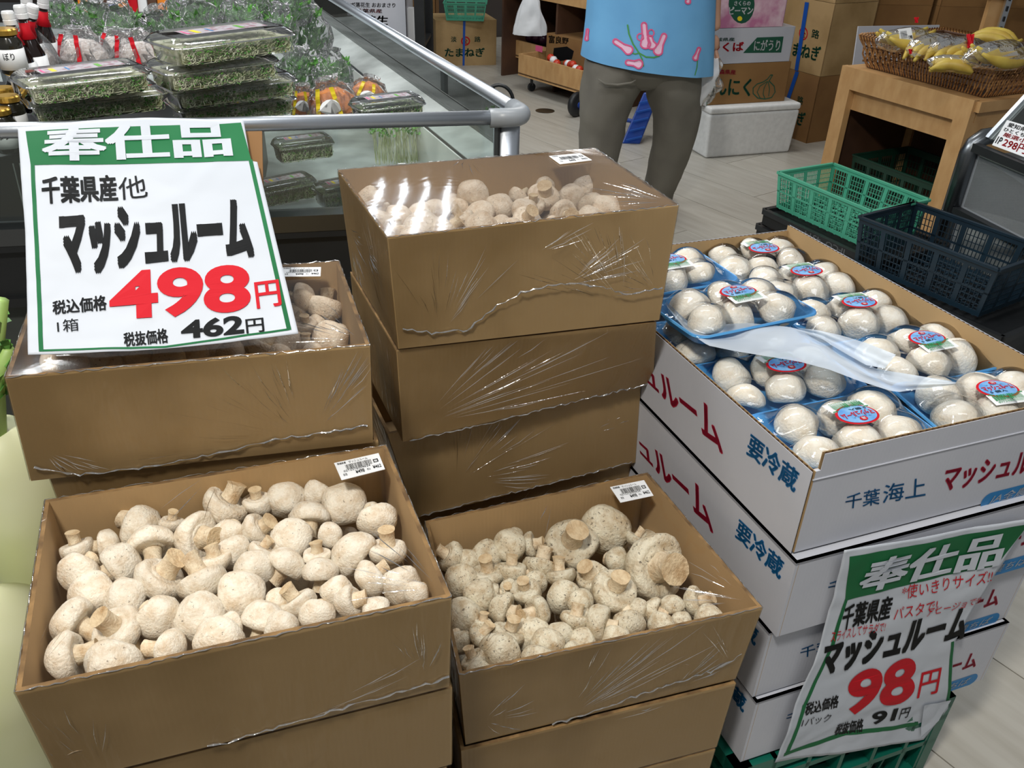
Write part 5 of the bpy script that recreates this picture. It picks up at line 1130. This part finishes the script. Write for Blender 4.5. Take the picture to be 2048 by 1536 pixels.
mb=MB(); q=[T,U,U+ty*dpt,T+ty*dpt]; mb.hexa([x+Z(.6) for x in q],[x+Z(.618) for x in q]); mb.build('top_board',m_wood2,bs_)
cr=thing('plastic_crate','dark green crate stored inside the banana stand','crate',T+tx*.3+ty*.2); basket(cr,T+tx*.36+ty*.24,tx,ty,.5,.36,.0,.24,m_dkg,.92,(20,3))
# wicker basket
wb0=T+tx*.06+ty*.05; wb1=U-tx*.01+ty*.05; ww=(wb1-wb0).length; wk=thing('wicker_basket','rectangular wicker basket full of bagged bananas on the pine stand','basket',wb0+Z(.62)); wc=(wb0+wb1)/2+ty*.23
def rr_pt(t,e,z,r=.05): # rounded rectangle walk, t in 0..1, e outward growth
    w,d=ww/2+e,.23+e; per=[(-w,-d),(w,-d),(w,d),(-w,d)]; L=[2*w,2*d,2*w,2*d]; s=t*sum(L); i=0
    while i<3 and s>L[i]: s-=L[i]; i+=1
    a=V(per[i]);b=V(per[(i+1)%4]); p=a.lerp(b,s/L[i]); return wc+tx*p.x+ty*p.y+Z(z)
mb=MB(); n=150
for k in range(n):
    t=k/n; ph=1 if k%2 else -1
    mb.tube([rr_pt(t,-.01,.622),rr_pt(t+.0006*ph,.004+.003*ph,.65),rr_pt(t,.008-.003*ph,.675),rr_pt(t+.001,.016+.003*ph,.705),rr_pt(t+.002,.03,.735),rr_pt(t+.003,.036,.75),rr_pt(t+.003,.028,.757)],[.0032,.0036,.0038,.004,.0045,.005,.004],6,cap=False)
tag(mb.build('woven_wall',m_wicker,wk,smooth=True),kind='stuff')
mb=MB()
for e,z,r in ((.0,.65,.003),(.004,.675,.003),(.012,.705,.003),(.022,.742,.006)): mb.tube([rr_pt(i/60%1,e,z) for i in range(61)],r,6,cap=False)
mb.build('weaving_cane',m_wdark,wk); mb=MB(); q=[wc+tx*x*(ww/2-.01)+ty*y*.22 for x,y in ((-1,-1),(1,-1),(1,1),(-1,1))]; mb.hexa([x+Z(.62) for x in q],[x+Z(.628) for x in q]); mb.build('basket_floor',m_wdark,wk)
# bananas
def banana(mb,c,d,upv,L,r,curve):
    d=V(d).normalized(); upv=V(upv).normalized(); pts=[];rs=[]
    for i in range(11):
        t=i/10; a=(t-.5)*curve; pts.append(c+d*(math.sin(a)*L/curve)+upv*((1-math.cos(a))*L/curve)); rs.append(r*(.28 if i==0 else .45 if i==1 else .8 if i==2 else 1 if i<8 else .85 if i==8 else .55 if i==9 else .25))
    mb.tube(pts,rs,9)
bb=[('bag of bananas with a white price sticker, at the left end of the wicker basket',1812,75,(1,.25),.20,0),('bag of bananas with a red tie, second from left in the basket',1868,88,(1,.55),.20,1),('bag of bananas with a red band, in the middle of the basket',1912,92,(1,.3),.18,2),('bunch of unwrapped looking yellow bananas at the back of the basket',1990,62,(.6,-.5),.17,3),('large bag of bananas at the right end of the basket',1998,108,(1,.35),.24,4),('small bananas with dark tips low at the basket front',1905,122,(1,-.4),.13,5)]
rn=random.Random(3)
for lab,px,py,dr_,Lb,k in bb:
    c=P(px,py+4,.775 if k not in (5,) else .745); r=thing('banana_bag' if k!=3 else 'banana_bunch',lab,'bananas',c,'bananas in the wicker basket'); d=(RT*dr_[0]+V((0,dr_[1],0))).normalized(); sd=d.cross(up).normalized()
    nb=5 if k!=5 else 4
    for i in range(nb):
        mb=MB(); banana(mb,c+sd*((i-2)*.034)+Z(-.012+.012*(i%2)),d+sd*rn.uniform(-.1,.1),(Z(1)-sd*.3*(i-1.5)) if k in (4,0) else (Z(-1)+sd*.6),Lb*1.2,.021,1.3); mb.build('banana',m_banana,r,smooth=True)
    if k!=3:
        mb=MB(); mb.lathe([(0,-.62),(.12,-.6),(.3,-.48),(.42,-.25),(.46,0),(.44,.2),(.34,.42),(.2,.56),(.05,.66),(.08,.72)],(0,0,0),22,.62,.5); vs=[]
        for v in mb.v:
            v=v*(1+.12*NZ(v*5+V((k,0,0)))+.1*abs(NZ(v*9+V((0,k,0))))); vs.append(c+d*(v.z*Lb*1.1)+sd*(v.x*Lb*1.15)+Z(v.y*Lb*1.0))
        mb.v=vs; mb.build('bag',m_bagb,r,smooth=False)
    if k==0:
        q=[onpl(x,y,c+BK*.06,BK) for x,y in ((1797,58),(1822,55),(1827,80),(1800,84))]; mb=MB(); mb.slab([q[3],q[2],q[1],q[0]],BK,.001); l_=mb.build('price_sticker',m_label,r); f=bil(*q); mb=MB()
        for i in range(9): mb.add([f(.12+.055*i,.2)+BK*.001,f(.14+.055*i,.2)+BK*.001,f(.14+.055*i,.8)+BK*.001,f(.12+.055*i,.8)+BK*.001],[(0,1,2,3)])
        put_text(mb,'198',lambda a,b:f(.68+.28*a,.1+.3*b)+BK*.001,.04); mb.build('print',m_black,l_)
    if k in (1,2,0):
        mb=MB(); qx,qy,s=((1833,40,8),(1821,103,7),(1941,82,14))[(0,1,2).index(k)]; cc=onpl(qx,qy,c+BK*.055,BK); s*=depth(cc)/F; mb.grid(lambda u,v:cc+RT*(u-.5)*s+UP*(v-.5)*s*(2.0 if k==2 else 1.4)+BK*(.004*math.sin(u*9+v*5)),6,8); mb.build('red_tape',m_red,r)
# wall behind the banana stand, wooden post and slotted steel rail
w0=P(1770,5,.7); mb=MB(); mb.box(3.4,3.5,3.6,8.2,0,2.6); mb.build('wall_right',m_wall)['kind']='structure'
pp=P(1993,40,.74); ps=thing('wall_post','pale wooden post and crossbar with a slotted steel rail behind the bananas','post',(2.5,4.2,0)); pv=atY(1985,30,4.9)
mb=MB(); mb.bar((pv.x,4.9,0),(pv.x,4.9,1.5),.08,.04,up=(0,1,0)); mb.build('upright',m_wood2,ps); mb=MB(); mb.bar((pv.x-.1,4.88,pv.z+.12),(pv.x+.7,4.7,pv.z+.12),.04,.06); mb.build('crossbar',m_wood2,ps); pv2=atY(2008,30,4.85); mb=MB(); mb.bar((pv2.x,4.85,0),(pv2.x,4.85,1.5),.03,.02,up=(0,1,0)); mb.build('steel_rail',m_metal,ps)
for i in range(14): mb=MB(); mb.bar((pv2.x,4.834,.5+i*.05),(pv2.x,4.834,.525+i*.05),.008,.002,up=(0,1,0)); mb.build('slot',m_blackpl,ps)
# ---------------------------------------------------------------- white chest freezer at the right edge
F0=P(1950,285,.552);F1=P(2048,325,.552); fx=(F1-F0); fx.z=0; fx.normalize(); fy=V((-fx.y,fx.x,0)); 
if fy.x<0: fy=-fy
F0=V((F0.x,F0.y,0)); fz=thing('chest_freezer','white and grey display freezer cut by the right edge of the frame','freezer',F0); fz.scale=(1,1,.92); FLn=1.3
mb=MB(); mb.slab([F0+fx*.04+Z(.36),F0+fx*FLn+Z(.36),F0+fx*FLn+Z(.575),F0+fx*.04+Z(.575)],-fy,.02); mb.build('upper_panel',m_wpanel,fz)
mb=MB(); mb.slab([F0+fx*.045+Z(.10),F0+fx*FLn+Z(.10),F0+fx*FLn+Z(.35),F0+fx*.045+Z(.35)],-fy,.03); mb.build('lower_panel',m_ledge,fz)
mb=MB(); mb.bar(F0+fx*.03-fy*.02+Z(.592),F0+fx*FLn-fy*.02+Z(.592),.03,.03); mb.build('bumper_strip',m_rub,fz); mb=MB(); mb.bar(F0+fx*.03-fy*.02+Z(.345),F0+fx*FLn-fy*.02+Z(.345),.03,.022); mb.build('bumper_strip',m_rub,fz)
mb=MB(); mb.tube([F0-fy*.012+Z(.0),F0-fy*.012+Z(.56),F0+fy*.0+Z(.595),F0+fy*.03+Z(.62),F0+fy*.14+Z(.632),F0+fy*.5+Z(.632)],.032,14); mb.build('corner_frame',m_steel_d,fz,smooth=True)
mb=MB(); mb.hexa([F0+fx*.02,F0+fx*FLn,F0+fx*FLn+fy*.6,F0+fx*.02+fy*.6],[x+Z(.56) for x in (F0+fx*.02,F0+fx*FLn,F0+fx*FLn+fy*.6,F0+fx*.02+fy*.6)]); mb.build('freezer_body',m_grey_pl,fz)
mb=MB(); mb.slab([F0+fx*.03+fy*.02+Z(.625),F0+fx*FLn+fy*.02+Z(.625),F0+fx*FLn+fy*.14+Z(.80),F0+fx*.03+fy*.14+Z(.80)],-fy,.006); mb.build('slanted_glass',m_glass,fz); mb=MB(); mb.bar(F0+fx*.03+fy*.02+Z(.625),F0+fx*.03+fy*.14+Z(.80),.016); mb.build('glass_edge',m_metal,fz)
sl_=(fy*.12+Z(.161)).normalized(); pn=fx.cross(sl_).normalized(); pn=pn if pn.dot(EYE-F0)>0 else -pn; pq=[onpl(x,y,F0+fy*.02+Z(.58)+pn*.012,pn) for x,y in ((2014,240),(2110,268),(2080,326),(1984,290))]; pcd=thing('price_card','handwritten card reading 298 yen on the freezer at the right edge','price card',pq[3]); 
mb=MB(); mb.slab([pq[3],pq[2],pq[1],pq[0]],pn,.001); cd=mb.build('card',m_label,pcd); f=bil(*pq)
def ct_(body,x0,x1,y0,y1,m,b=.02): mb=MB(); put_text(mb,body,lambda a,c:f(x0+(x1-x0)*a,y0+(y1-y0)*c)+pn*.0012,b); mb.build('lettering',m,cd)
ct_('愛知県産 ミニ',.08,.9,.78,.94,m_black); ct_('ひとくちサイズ',.05,.85,.6,.74,m_black); ct_('厳選小粒',.1,.75,.42,.57,m_red); ct_('1P',.03,.14,.1,.36,m_black); ct_('298円',.18,.66,.08,.38,m_red,.03)
# ---------------------------------------------------------------- green and navy produce crates on folded black crates
def crate_at(label,l,f_,z,h,w2,mat,grp,name='produce_crate'):
    a=P(*l,z);b=P(*f_,z); x=(b-a); x.z=0; Lx=x.length; x.normalize(); y=V((-x.y,x.x,0)); 
    if y.x<0: y=-y
    c=(a+b)/2+y*w2/2; c.z=0; r=thing(name,label,'crate',c+Z(z-h),grp); basket(r,c,x,y,Lx,w2,z-h,z,mat,.93,(28,3),rim=.008); return c,x,y,Lx
c1,x1,y1,L1=crate_at('empty teal green slotted crate on black crates','produce' and (1556,345),(1743,423),.36,.135,.29,m_tgreen,'slotted crates beside the freezer')
c2,x2,y2,L2_=crate_at('empty dark navy slotted crate nearest the white cartons',(1719,434),(1998,541),.36,.165,.30,m_navy,'slotted crates beside the freezer')
for c,x,y,L_,nmz,lab in ((c1,x1,y1,L1,.222,'teal'),(c2,x2,y2,L2_,.192,'navy')):
    for k in range(3):
        z1=nmz-.07*k; z0=max(.002,z1-.062); cc=c+x*(.05-.02*k)+y*.0; r=thing('folded_crate',f"folded black crate with white lettering, {['top','middle','bottom'][k]} one under the {lab} crate",'crate',cc+Z(z0),'folded black crates beneath the slotted crates')
        cs=[cc+x*(sx*(L_/2+.045))+y*(sy*.185) for sx,sy in ((-1,-1),(1,-1),(1,1),(-1,1))]; mb=MB(); mb.hexa([q+Z(z0) for q in cs],[q+Z(z1-.012) for q in cs]); mb.build('crate_body',m_blackpl,r); mb=MB()
        for i in range(4): mb.bar(cs[i]+Z(z1-.01),cs[(i+1)%4]+Z(z1-.01),.02,.02)
        mb.build('rim',m_rub,r)
        if k==0:
            f=lambda a,b:cs[0].lerp(cs[1],(.78-.36*a))-y*.0105+Z(z1-.016-.022*b+.012); mb=MB(); put_text(mb,'IFCO  4314',f,.02); mb.build('lettering',m_grey_ink,r)
# dark green wall of stacked crates under them, right of the cartons
# ---------------------------------------------------------------- blue hand truck
ht=thing('hand_truck','blue hand truck with a black tyred wheel standing behind the shopper','hand truck',P(1160,234,0)); wc_=P(1152,233,0)+Z(.075)
ax=V((.75,-.66,0)).normalized(); mb=MB(); R3=Matrix((V((0,0,1)).cross(ax),V((0,0,1)),ax)).transposed(); R3=ax.to_track_quat('Z','Y').to_matrix()
mb.lathe([(.045,-.02),(.07,-.018),(.076,-.008),(.076,.008),(.07,.018),(.045,.02)],wc_,28,rot=R3); wh=mb.build('tyre',m_rub,ht,smooth=True)
mb=MB(); mb.lathe([(0,-.014),(.044,-.016),(.052,-.01),(.052,.01),(.044,.016),(0,.014)],wc_,24,rot=R3); mb.lathe([(0,.024),(.018,.022),(.02,.012)],wc_,16,rot=R3); mb.lathe([(0,-.024),(.018,-.022),(.02,-.012)],wc_,16,rot=R3); mb.build('wheel_hub',m_bluepl,ht,smooth=True)
s1_=P(1262,288,0); s2_=atY(1298,185,s1_.y+.12); mb=MB(); mb.slab([s1_-V((.055,0,0)),s1_+V((.05,0,0)),s2_+V((.06,0,.0)),s2_-V((.03,0,0))],V((-.2,-1,.2)),.03); o=mb.build('toe_plate',m_bluepl,ht); md=o.modifiers.new('bevel','BEVEL'); md.width=.008; md.segments=2
mb=MB()
for k in range(5): mb.bar(s1_.lerp(s2_,.1+.18*k)+V((-.04,-.034,0)),s1_.lerp(s2_,.18+.18*k)+V((.04,-.034,0)),.01,.008)
mb.build('rib',m_strap,ht)
mb=MB(); mb.tube([wc_+V((.02,-.01,-.02)),wc_+V((.18,-.08,-.045)),s1_.lerp(s2_,.4)+V((-.02,.04,0))],.012,10); mb.build('frame_tube',m_bluepl,ht,smooth=True)
# ---------------------------------------------------------------- daikon radishes at the left edge
dk=[('large pale green daikon radish standing at the left edge of the frame',(-22,850,1500),.068,.70),('second daikon radish beside the lower left box, half out of frame',(-60,1200,1500),.08,.56)]
for k,(lab,(px,py,pb),r0,zt_) in enumerate(dk):
    t_=P(px,py,zt_); r=thing('daikon_radish',lab,'vegetable',V((t_.x,t_.y,.2)),'daikon radishes at the left edge'); ax0=V((t_.x,t_.y,zt_)); 
    mb=MB(); prof=[(0,0),(.02,.0),(.034,-.006),(.045,-.02),(r0,-.05),(r0*1.04,-.15),(r0*.98,-.3),(r0*.8,-.42),(.02,-.52),(0,-.55)]
    tl=Matrix.Rotation(R((-3,0)[k]),3,'Y'); mb.lathe(prof,ax0,28,rot=tl,wob=.02,seed=k); mb.build('root',m_daikon,r,smooth=True)
    rn=random.Random(k)
    for i in range(7 if k==0 else 0):
        a=rn.uniform(0,6.28); b0=ax0+V((.02*math.cos(a),.02*math.sin(a),-.005)); e=b0+V((.035*math.cos(a),.035*math.sin(a),rn.uniform(.10,.2))); e+=V((.03,.03,0)); mb=MB(); mb.tube([b0,b0.lerp(e,.5)+Z(.02),e],[.012,.010,.008],8); mb.build('stalk',m_stalk,r,smooth=True)
        if i%2==0:
            mb=MB()
            for q in range(26):
                w=V((rn.uniform(-1,1),rn.uniform(-1,1),rn.uniform(-.3,1))).normalized()*.016; v2=w.orthogonal().normalized()*.006; p=b0.lerp(e,.4+.026*q); mb.add([p,p+w*.5+v2,p+w,p+w*.5-v2],[(0,1,2,3)])
            tag(mb.build('leaf_tuft',m_leaf2,r),kind='stuff')
rk=MB(); q=[V((x,y,0)) for x,y in ((-1.0,.35),(-.63,.35),(-.72,1.3),(-1.1,1.3))]; rk.hexa(q,[x+Z(.2) for x in q]); tag(rk.build('vegetable_platform',m_dkgreen,None,off=q[0]),'low dark platform under the daikon radishes at the left edge','platform')
# ---------------------------------------------------------------- the shopper
from mathutils.bvhtree import BVHTree
per=thing('person','person seen from behind in a blue flowered shirt and grey trousers, carrying a plastic bag','person',(.5,3.62,0))
m_skin_=m_skin
def skin(name,verts,edges,radii,mat,parent,sub=2,root=0):
    me=bpy.data.meshes.new(name); w=WP.get(parent.name,V()); me.from_pydata([tuple(V(v)-w) for v in verts],edges,[]); me.materials.append(mat)
    o=bpy.data.objects.new(name,me); COL.objects.link(o); o.parent=parent; WP[o.name]=w
    bpy.context.view_layer.objects.active=o
    m=o.modifiers.new('skin','SKIN'); m.use_smooth_shade=True
    for i,r in enumerate(radii):
        sv=me.skin_vertices[0].data[i]; sv.radius=(r,r) if not isinstance(r,tuple) else r; sv.use_root=(i==root)
    s=o.modifiers.new('sub','SUBSURF'); s.levels=sub; s.render_levels=sub
    return o
bx,by=.50,3.62
vv=[(bx,by,.82),(bx-.085,by,.70),(bx-.148,by,.44),(bx-.155,by+.03,.09),(bx-.155,by+.13,.035), (bx+.10,by,.70),(bx+.170,by+.04,.42),(bx+.162,by+.17,.12),(bx+.16,by+.28,.04),
    (bx,by,.98),(bx,by+.01,1.12),(bx,by,1.22),(bx,by,1.30),(bx,by+.03,1.36),(bx-.15,by,1.20),(bx-.21,by+.02,.98),(bx-.20,by+.16,.82),
    (bx+.15,by,1.20),(bx+.235,by+.02,1.0),(bx+.262,by+.03,.86),(bx+.272,by+.02,.79)]
ee=[(0,1),(1,2),(2,3),(3,4),(0,5),(5,6),(6,7),(7,8),(0,9),(9,10),(10,11),(11,12),(12,13),(11,14),(14,15),(15,16),(11,17),(17,18),(18,19),(19,20)]
rd=[(.13,.10),.08,.05,.035,.03,.08,.05,.035,.03,(.14,.10),(.15,.10),(.09,.07),.05,.055,.055,.042,.03,.055,.042,.03,.03]
body=skin('body',vv,ee,rd,m_skin,per)
# head with face, ears, hair (looking away down the aisle)
hc=V((bx,by+.03,1.47)); mb=MB()
def headf(u,v):
    a=2*math.pi*u; t=math.pi*v; x=.075*math.sin(t)*math.cos(a); y=.092*math.sin(t)*math.sin(a); z=.112*math.cos(t)
    if z<0: x*=1+z*2.2; y=y*(1+z*1.2)
    if y>.05 and abs(x)<.018 and -.045<z<.015: y+=.018*(1-abs(x)/.018)
    return hc+V((x,y,z))
mb.grid(headf,32,24); hd_=mb.build('head',m_skin,per,smooth=True)
for s in (-1,1):
    mb=MB(); mb.lathe([(0,-.006),(.018,-.004),(.024,.002),(.016,.006),(0,.004)],hc+V((s*.078,0,-.005)),14,1,.7,rot=Matrix.Rotation(R(90),3,'Y')); mb.build('ear',m_skin,hd_,smooth=True)
    mb=MB(); mb.lathe([(0,.009),(.008,.005),(.011,0),(.008,-.005),(0,-.009)],hc+V((s*.03,.084,.008)),12); mb.build('eye',m_label,hd_,smooth=True)
mb=MB(); mb.bar(hc+V((-.022,.084,-.055)),hc+V((.022,.084,-.055)),.008,.006); mb.build('mouth',m_pinkd,hd_)
mb=MB(); mb.grid(lambda u,v:hc+V((.084*math.sin(math.pi*v*.62)*math.cos(2*math.pi*u),(.1*math.sin(math.pi*v*.62))*math.sin(2*math.pi*u)-.012,.122*math.cos(math.pi*v*.62)+(.04 if math.sin(2*math.pi*u)>.2 else 0)*v)),32,14); mb.build('hair',m_hair,per,smooth=True)
# trousers: one waist shell and two legs
def loft(mb,rings,n=28,fold=.0,seed=0):
    vs=[];fs=[]
    for i,(c,rx,ry) in enumerate(rings):
        for k in range(n):
            a=2*math.pi*k/n; f=1+fold*NZ(V((math.cos(a)*1.6,math.sin(a)*1.6,c[2]*9+seed)))+fold*.6*NZ(V((math.cos(a)*4,math.sin(a)*4,c[2]*20+seed))); vs.append(V((c[0]+rx*math.cos(a)*f,c[1]+ry*math.sin(a)*f,c[2])))
    for i in range(len(rings)-1):
        for k in range(n): k2=(k+1)%n; fs.append((i*n+k,i*n+k2,(i+1)*n+k2,(i+1)*n+k))
    mb.add(vs,fs)
def interp_rings(keys,m=26):
    out=[]
    for i in range(m+1):
        t=i/m*(len(keys)-1); j=min(int(t),len(keys)-2); f=t-j; a,b=keys[j],keys[j+1]
        out.append((tuple(a[0][q]*(1-f)+b[0][q]*f for q in range(3)),a[1]*(1-f)+b[1]*f,a[2]*(1-f)+b[2]*f))
    return out
mb=MB(); y0=3.62
loft(mb,interp_rings([((.345,y0+.05,.03),.075,.085),((.345,y0+.02,.2),.085,.095),((.347,y0,.34),.092,.105),((.352,y0-.005,.46),.105,.12),((.375,y0,.57),.125,.14),((.40,y0,.66),.14,.15),((.43,y0,.74),.14,.15)]),fold=.09,seed=1)
loft(mb,interp_rings([((.655,y0+.20,.03),.07,.085),((.665,y0+.14,.17),.08,.09),((.675,y0+.08,.32),.09,.10),((.665,y0+.03,.46),.10,.115),((.635,y0+.01,.57),.12,.135),((.61,y0,.66),.135,.15),((.57,y0,.74),.14,.15)]),fold=.09,seed=5)
loft(mb,interp_rings([((.50,y0,.565),.03,.03),((.505,y0,.59),.16,.10),((.505,y0,.64),.225,.15),((.505,y0,.74),.235,.155),((.505,y0,.86),.22,.145)]),36,fold=.03,seed=9)
tr_=mb.build('trousers',m_pants,per,smooth=True)
mb=MB(); mb.tube([atY(x,y,y0-.165) for x,y in ((1196,158),(1210,168),(1235,170),(1262,166),(1272,160))],[.003,.006,.006,.005,.002],6); mb.build('pocket_fold',m_pants,tr_,smooth=True)
# shirt
mb=MB()
srk=[((.515,y0-.005,.665),.275,.185),((.512,y0-.005,.72),.268,.182),((.51,y0,.82),.258,.175),((.505,y0,.95),.25,.165),((.50,y0,1.08),.245,.155),((.50,y0,1.18),.215,.13),((.50,y0,1.235),.13,.10),((.50,y0,1.265),.075,.07)]
rings=interp_rings(srk,40); vs=[];fs=[];n=64
for i,(c,rx,ry) in enumerate(rings):
    for k in range(n):
        a=2*math.pi*k/n; g=(1-i/40); f=1+.035*g*NZ(V((math.cos(a)*2.2,math.sin(a)*2.2,1)))+.02*NZ(V((math.cos(a)*3,math.sin(a)*3,c[2]*6)))
        x=c[0]+rx*math.cos(a)*f; dz=(-.105*(x-.515)+.0)*g*g if True else 0; vs.append(V((x,c[1]+ry*math.sin(a)*f,c[2]+dz)))
for i in range(40):
    for k in range(n): k2=(k+1)%n; fs.append((i*n+k,i*n+k2,(i+1)*n+k2,(i+1)*n+k))
mb.add(vs,fs); bv=BVHTree.FromPolygons([tuple(v) for v in mb.v],mb.f)
for s,keys in ((-1,[((.36,y0,1.19),.075,.07),((.31,y0,1.12),.08,.075),((.285,y0+.01,1.02),.085,.08)]),(1,[((.64,y0,1.19),.075,.07),((.69,y0,1.12),.08,.075),((.72,y0+.01,1.03),.085,.08)])):
    loft(mb,interp_rings(keys,10),24,.04,s)
sh_=mb.build('shirt',m_shirt,per,smooth=True)
def on_shirt(px,py,off=.0015):
    d=ray(px,py).normalized(); h=bv.ray_cast(EYE,d)
    p=h[0] if h[0] is not None else EYE+d*((y0-.18)/d.y); return p-d*off
def sstroke(pts,w,m,close=False,nm='flower_print',off=.002):
    mb=MB(); ps=[V(p) for p in pts]; 
    if close: ps.append(ps[0])
    for a,b in zip(ps,ps[1:]):
        t=(b-a).normalized(); s=V((-t.y,t.x))*w/2; mb.add([on_shirt(*(a-s-t*w*.3),off),on_shirt(*(b-s+t*w*.3),off),on_shirt(*(b+s+t*w*.3),off),on_shirt(*(a+s-t*w*.3),off)],[(0,1,2,3)])
    mb.build(nm,m,sh_)
def petal(cx,cy,tx_,ty_,w0,w1): # bell shape from narrow tip (tx,ty) to broad end (cx,cy)
    a=V((cx,cy));b=V((tx_,ty_)); t=(b-a); L=t.length; t.normalize(); s=V((-t.y,t.x)); out=[]
    for k in range(9): q=math.pi*k/8; out.append(a-t*w0*math.sin(q)*.9+s*w0*math.cos(q))
    out.append(a+t*L*.45-s*w1); 
    for k in range(7): q=math.pi*k/6; out.append(b+t*w1*math.sin(q)-s*w1*math.cos(q))
    out.append(a+t*L*.45+s*w1); mb=MB(); ps=[on_shirt(p.x,p.y,.0018) for p in out]; c=on_shirt(*(a),.0018); mb.add(ps,[tuple(range(len(ps)))]); mb.build('flower_print',m_pink,sh_); sstroke(out,3.2,m_pinkd,True,off=.0035)
sstroke([(1255,50),(1258,68),(1266,88),(1278,106),(1292,114),(1308,115),(1318,112)],3,m_stemg); sstroke([(1278,106),(1284,118),(1287,132)],2.6,m_stemg); sstroke([(1262,105),(1270,108),(1278,106)],2.4,m_stemg)
petal(1257,100,1231,83,9,5); petal(1291,88,1288,50,10,5); petal(1304,90,1300,76,9,5); petal(1316,102,1328,72,9,5); petal(1277,128,1256,125,9,5)
sstroke([(1281+7*math.cos(t*.63),74+7*math.sin(t*.63)) for t in range(10)],2.6,m_pinkd,True); sstroke([(1302+6*math.cos(t*.63),66+7*math.sin(t*.63)) for t in range(10)],2.6,m_pinkd,True)
petal(1391,116,1398,98,5,3); petal(1376,3,1380,-8,5,3); sstroke([(1396,112),(1394,135),(1390,150)],2,m_stemg); petal(1173,78,1175,60,3,2)
# hand: palm and five fingers closed on the bag's neck
hw=V((.772,y0+.04,.79))-V((0,.02,0)); hw=V((bx+.272,by+.02,.785))
palm=[hw,hw+V((0,0,-.05)),hw+V((.0,.0,-.085))]; 
for k,(dx,L) in enumerate(((-.027,.058),(-.009,.066),(.009,.062),(.026,.05))):
    b0=hw+V((dx*.6,0,-.06)); b1=hw+V((dx,-.008,-.085)); b2=b1+V((0,-.026,-.018*L/.06)); b3=b2+V((0,.004,-.022*L/.06)); b4=b3+V((0,.02,-.004))
    skin('finger',[b0,b1,b2,b3,b4],[(0,1),(1,2),(2,3),(3,4)],[.0095,.0095,.009,.008,.007],m_skin,body,1)
skin('thumb',[hw+V((-.012,-.005,-.025)),hw+V((-.036,-.018,-.05)),hw+V((-.03,-.038,-.078)),hw+V((-.014,-.044,-.092))],[(0,1),(1,2),(2,3)],[.012,.011,.0095,.008],m_skin,body,1)
skin('palm',[hw+V((0,0,.0)),hw+V((0,0,-.035)),hw+V((0,-.002,-.07))],[(0,1),(1,2)],[(.022,.016),(.036,.016),(.036,.014)],m_skin,body,1)
# shoes
for x,y in ((.345,y0+.09),(.66,y0+.25)):
    mb=MB(); mb.lathe([(0,-.0),(.045,.0),(.05,.012),(.047,.03),(.04,.05),(.025,.065),(0,.07)],(x,y,.0),20,1,2.4); mb.build('shoe',m_rub,per,smooth=True)
# plastic bag held in the hand
hb=hw+V((.01,-.03,-.085)); 
def pbag(u,v):
    a=2*math.pi*u; z=hb.z-.0-.185*(v)**1.0; w=.012+.05*math.sin(math.pi*min(1,v*.72+.05))**.8; q=V((math.cos(a)*2,math.sin(a)*2,v*4))
    return V((hb.x-.045*v+w*math.cos(a)*(1+.45*NZ(q)),hb.y+w*.6*math.sin(a)*(1+.45*NZ(q+V((5,0,0)))),z+.01*NZ(q*2)))
mb=MB(); mb.grid(pbag,36,20); tag(mb.build('plastic_bag',m_bagw,None,smooth=True,off=hb),"crumpled white plastic bag held in the shopper's right hand",'bag')
# ceiling light whose tubes mirror in the film of the tall middle stack
cl=thing('ceiling_light','square ceiling light with four bright tubes above the far aisle','ceiling light',(-.82,6.07,2.85))
m_tube=M('lamp_tube',(235,245,255),.5,emit=14)
mb=MB(); mb.box(-1.16,-.48,5.45,6.70,2.84,2.88); mb.build('housing',m_label,cl)
for k in range(4): x=-1.09+.18*k; mb=MB(); mb.tube([(x,5.5,2.82),(x,6.65,2.82)],.016,10); mb.build('tube',m_tube,cl,smooth=True)
